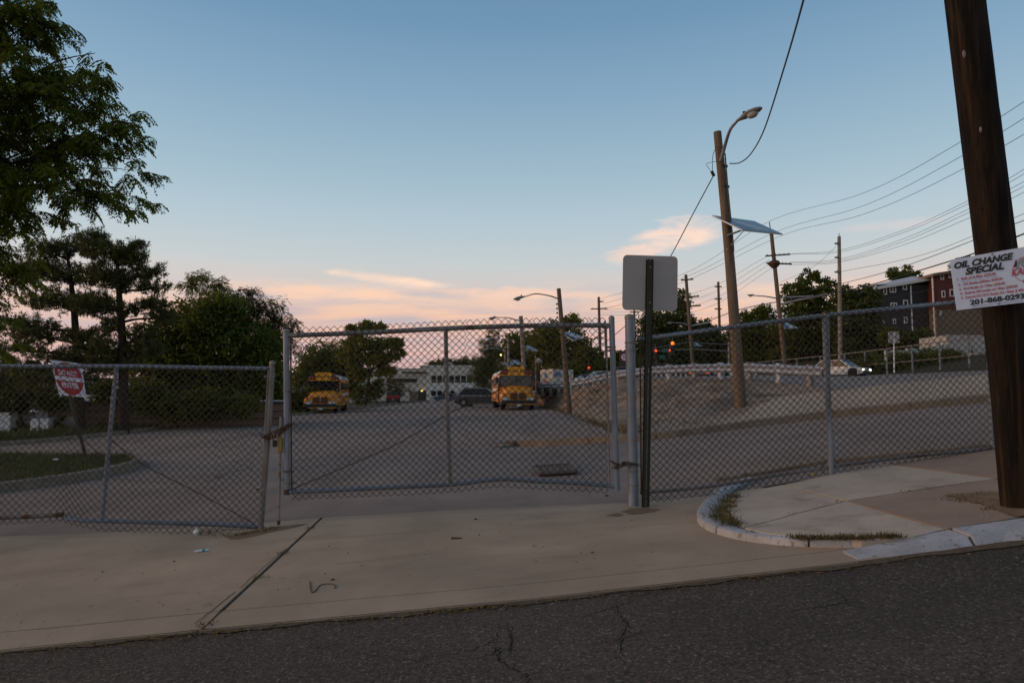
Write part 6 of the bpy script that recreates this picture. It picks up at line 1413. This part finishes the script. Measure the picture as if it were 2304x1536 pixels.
# stones by the pole
pts = []; V = []; Fq = []
ico = [(0, 0, 1), (.9, 0, .2), (.28, .85, .2), (-.72, .53, .2), (-.72, -.53, .2), (.28, -.85, .2), (.6, .5, -.5), (-.3, .7, -.5), (-.8, -.1, -.5), (-.2, -.75, -.5), (.65, -.45, -.5)]
icf = [(0, 1, 2), (0, 2, 3), (0, 3, 4), (0, 4, 5), (0, 5, 1), (1, 6, 2), (2, 7, 3), (3, 8, 4), (4, 9, 5), (5, 10, 1), (6, 7, 2), (7, 8, 3), (8, 9, 4), (9, 10, 5), (10, 6, 1)]
for k in range(150):
    p = G(rng.uniform(2205, 2330), rng.uniform(1118, 1165), .05); s_ = rng.uniform(.006, .018); a = rng.uniform(0, 6.28); b0 = len(V)
    for x, y, z in ico: V.append((p.x + s_ * (x * math.cos(a) - y * math.sin(a)) * 1.3, p.y + s_ * (x * math.sin(a) + y * math.cos(a)), p.z + s_ * z * .8))
    Fq += [tuple(b0 + i for i in f) for f in icf]
mb = MB(); mb.add(V, Fq); tag(mb.build('pole_gravel', M['stone']), 'loose pale stones at the foot of the dark utility pole', 'gravel', kind='stuff')
# crumbs along the lot edge
V = []; Fq = []
for k in range(120):
    px = rng.uniform(740, 1560); p = G(px, 1160 - (px - 740) * .048 - abs(rng.normal()) * 9); s_ = rng.uniform(.003, .009); b0 = len(V)
    for x, y, z in ico: V.append((p.x + s_ * x, p.y + s_ * y, p.z + s_ * z * .7))
    Fq += [tuple(b0 + i for i in f) for f in icf]
mb = MB(); mb.add(V, Fq); tag(mb.build('asphalt_crumbs', M['stone']), 'loose crumbs along the broken edge of the lot asphalt', 'gravel', kind='stuff')
# grass on the island and the verge
IX = np.array([(p.x, p.y) for p in IS]); n = 9000; gp_ = []
def inside(x, y):
    c = False; j = len(IX) - 1
    for i in range(len(IX)):
        if (IX[i][1] > y) != (IX[j][1] > y) and x < (IX[j][0] - IX[i][0]) * (y - IX[i][1]) / (IX[j][1] - IX[i][1]) + IX[i][0]: c = not c
        j = i
    return c
lo, hi = IX.min(0), IX.max(0); lo[0] = max(lo[0], -13)
while len(gp_) < n:
    x, y = rng.uniform(lo[0], hi[0]), rng.uniform(lo[1], hi[1])
    if inside(x, y): gp_.append((x, y, ground(x, y) + .12))
gp_ = np.array(gp_); d = rng.normal(size=(n, 3)) * .45; d[:, 2] = 1; v, q = leaves(gp_, d, .09 * (.5 + rng.random(n)), .014); tag(np_mesh('grass', v, q, M['grass'], None, 'stuff'), 'rough green grass on the kerbed island', 'grass')
n = 7000; k = rng.integers(0, len(LK) - 4, n); f = rng.random(n)[:, None]; A_ = np.array([tuple(p) for p in LK]); p = A_[k] * (1 - f) + A_[k + 1] * f + np.stack([-.15 - rng.random(n) * 3.2, rng.random(n) * .6, np.full(n, .12)], 1)
d = rng.normal(size=(n, 3)) * .4; d[:, 2] = 1; v, q = leaves(p, d, .2 * (.4 + rng.random(n)), .03); tag(np_mesh('verge_grass', v, q, M['grass'], None, 'stuff'), 'uneven grass on the verge under the pines', 'grass')
# litter
p = G(124, 1056); p.z += .19; mb = MB(); mb.rings([(p + Vector((0, 0, z)), (r_, 0, 0), (0, r_, 0)) for z, r_ in ((0, .05), (.012, .055), (.02, .05), (.026, .03))], 14); tag(mb.build('cup_lid', M['plastic'], smooth=True), 'white plastic cup lid lying in the island grass', 'lid')
a, b = G(436, 1243), G(470, 1239); up_ = Vector((0, 0, .012)); t = thing('wrapper', 'thin white and teal wrapper on the apron', 'wrapper', a)
mb = MB(); mb.tube([a + up_, a.lerp(b, .2) + up_, a.lerp(b, .9) + up_, b + up_], [.003, .012, .012, .008], 8); mb.build('tube', M['plastic'], t, world=True); mb = MB(); mb.tube([a.lerp(b, .55) + up_, a.lerp(b, .78) + up_], .0128, 8); mb.build('teal_band', M['teal'], t, world=True)
def crumple(name, p, s_, m, label, cat, tall=1.0, n=14):
    mb = MB(); rr = []
    for k in range(6):
        f = k / 5; r_ = s_ * (math.sin(math.pi * (f * .85 + .1))) * rng.uniform(.6, 1.2); c = Vector(p) + Vector((rng.normal() * s_ * .2, rng.normal() * s_ * .2, f * s_ * 2 * tall)); an = rng.uniform(0, 1)
        rr.append((c, (r_ * math.cos(an), r_ * math.sin(an) * .6, 0), (-r_ * math.sin(an) * .6, r_ * .6 * math.cos(an), 0)))
    mb.rings(rr, 7); return tag(mb.build(name, M[m]), label, cat)
crumple('plastic_scrap', G(440, 1205), .028, 'plastic', 'clear plastic scrap standing under the left gate leaf', 'scrap', 1.4)
crumple('foil_scrap', G(1826, 1079) + Vector((0, -.02, .04)), .032, 'yellowbag', 'bright yellow foil scrap caught at the foot of the right fence', 'scrap', .6)
o = MB().tube(smooth_path([G(1815, 1085), G(1812, 1090), G(1818, 1094), G(1832, 1094)], 4), .007, 6).build('hose_scrap', M['black']); tag(o, 'short curl of black hose below the yellow foil scrap', 'hose')
o = MB().tube(smooth_path([p_ + Vector((0, 0, .004)) for p_ in (G(697, 1308), G(700, 1330), G(706, 1332), G(722, 1316), G(745, 1314), G(755, 1318), G(752, 1324))], 5), .003, 5).build('string_scrap', M['rust']); tag(o, 'curled brown string on the apron right of the long joint', 'string')
for k, (a, b, s_, lab) in enumerate(((391, 1263, .016, 'dark crumb on the apron left of the long joint'), (749, 1304, .018, 'dark crumb beside the curled string'), (1070, 1168, .02, 'dark wad on the apron near the tall gate leaf'), (1078, 1203, .012, 'small dark wad in the middle of the apron'), (1332, 1243, .014, 'dark bit on the apron below the thick grey post'), (230, 1286, .012, 'dark twig bit on the far left of the apron'))):
    crumple('debris_bit', G(a, b), s_, 'soil', lab, 'debris', .3)
o = MB().tube([G(1016, 1212) + Vector((0, 0, .006)), G(1040, 1211) + Vector((0, 0, .006))], [.012, .004], 6).build('dead_leaf', M['rust']); tag(o, 'long dead leaf on the apron in front of the tall gate leaf', 'leaf')
crumple('dark_rag', G(1365, 1116), .03, 'ink', 'dark rag on the asphalt under the right end of the tall gate leaf', 'rag', .3)

def dirt_patch(label, pts, m='stain', lift=.0):
    q = smooth_path([G(a, b, .0035 + lift) for a, b in pts + pts[:1]], 5)[:-1]; c = sum(q, Vector()) / len(q); q = [p + (p - c).normalized() * rng.normal() * .012 for p in q]; q = [Vector((p.x, p.y, ground(p.x, p.y) + .0035 + lift)) for p in q]
    c.z = ground(c.x, c.y) + .0045 + lift; n = len(q); mb = MB(); mb.add(q + [c], [(i, (i + 1) % n, n) for i in range(n)]); tag(mb.build('dirt_stain', M[m]), label, 'stain', kind='stuff')
dirt_patch('brown rusty dirt spilled round the foot of the left gate leaf post', [(500, 1207), (560, 1196), (620, 1184), (690, 1177), (660, 1186), (600, 1198), (540, 1212)])
dirt_patch('dark damp stain on the apron beside the thick grey post', [(1362, 1158), (1385, 1154), (1402, 1157), (1385, 1161)])
dirt_patch('dirt built up at the foot of the thick grey post', [(1398, 1150), (1425, 1143), (1470, 1143), (1480, 1148), (1450, 1153), (1420, 1156)])

# weeds and stones on the bank
def on_bank():
    i = int(rng.integers(0, len(BANK[0]) - 1)); j = int(rng.integers(0, len(BANK) - 1)); a, b = rng.random(), rng.random()
    return (BANK[j][i].lerp(BANK[j][i + 1], a)).lerp(BANK[j + 1][i].lerp(BANK[j + 1][i + 1], a), b)
cc = [on_bank() for _ in range(70)]; n = 1500; i = rng.integers(0, 70, n); c = np.array([tuple(p) for p in cc]); p = c[i] + rng.normal(size=(n, 3)) * np.array([.35, .35, .03]); d = rng.normal(size=(n, 3)) * .7; d[:, 2] = 1
v, q = leaves(p, d, .10 * (.4 + rng.random(n)), .02); tag(np_mesh('bank_weeds', v, q, M['weed'], None, 'stuff'), 'thin scattered weeds on the face of the paved bank', 'weeds')
V = []; Fq = []
for k in range(420):
    p = on_bank(); s_ = rng.uniform(.02, .07); b0 = len(V); a = rng.uniform(0, 6.28)
    for x, y, z in ico: V.append((p.x + s_ * (x * math.cos(a) - y * math.sin(a)) * 1.3, p.y + s_ * (x * math.sin(a) + y * math.cos(a)), p.z + s_ * z * .6))
    Fq += [tuple(b0 + i_ for i_ in f) for f in icf]
mb = MB(); mb.add(V, Fq); tag(mb.build('bank_stones', M['stone']), 'loose stones scattered over the paved bank', 'stones', kind='stuff')

dirt_patch('dark soil and weeds washed round the foot of the dark utility pole', [(2125, 1112), (2180, 1108), (2240, 1104), (2300, 1112), (2350, 1150), (2290, 1160), (2230, 1140), (2170, 1122)], 'stain', LIFT + .006)
# fine cracks in the street
street = bpy.data.objects['street']
for pts, wd in (([(1062, 1482), (1108, 1470), (1124, 1456), (1120, 1482), (1150, 1502), (1186, 1516), (1196, 1545)], .013), ([(880, 1484), (950, 1481), (1010, 1471), (1062, 1459), (1110, 1441), (1121, 1421), (1128, 1400)], .007),
                ([(1383, 1362), (1396, 1386), (1412, 1402), (1400, 1432), (1396, 1456), (1404, 1480)], .012), ([(1330, 1449), (1394, 1436), (1432, 1428), (1452, 1410)], .007), ([(1186, 1516), (1230, 1500), (1262, 1508), (1300, 1498)], .006), ([(1396, 1386), (1440, 1380), (1470, 1390)], .005), ([(700, 1452), (760, 1462), (830, 1470), (880, 1484)], .005)):
    q = []
    for (a, b), (c, d) in zip(pts, pts[1:]):
        for k in range(6): f = k / 6; q.append(G(a + (c - a) * f + rng.normal() * 3.5, b + (d - b) * f + rng.normal() * 2.0, .0025))
    mb = MB(); n = len(q); L_, R_ = [], []
    for i, p in enumerate(q):
        dd = (q[min(i + 1, n - 1)] - q[max(i - 1, 0)]); dd.z = 0; nn_ = Vector((-dd.y, dd.x, 0)).normalized() * wd * .42 * (.35 + .8 * rng.random()) * math.sin(math.pi * (.12 + .76 * i / n)); L_.append(p + nn_); R_.append(p - nn_)
    vs, fs = loft_grid([L_, R_]); mb.add(vs, fs); mb.build('crack', M['crack'], street, kind='stuff')

for pts, wd in (([(645, 1232), (600, 1268), (540, 1322)], .003), ([(530, 1330), (480, 1370), (438, 1402)], .004), ([(1180, 1205), (1260, 1198), (1340, 1190)], .002)):
    q = [G(a + (c - a) * k / 8 + rng.normal() * .8, b + (d - b) * k / 8, .003) for (a, b), (c, d) in zip(pts, pts[1:]) for k in range(9)]
    vs, fs = loft_grid([[p + Vector((wd, 0, 0)) for p in q], [p - Vector((wd, 0, 0)) for p in q]]); mb = MB(); mb.add(vs, fs); mb.build('hairline_crack', M['joint'], side, kind='stuff')
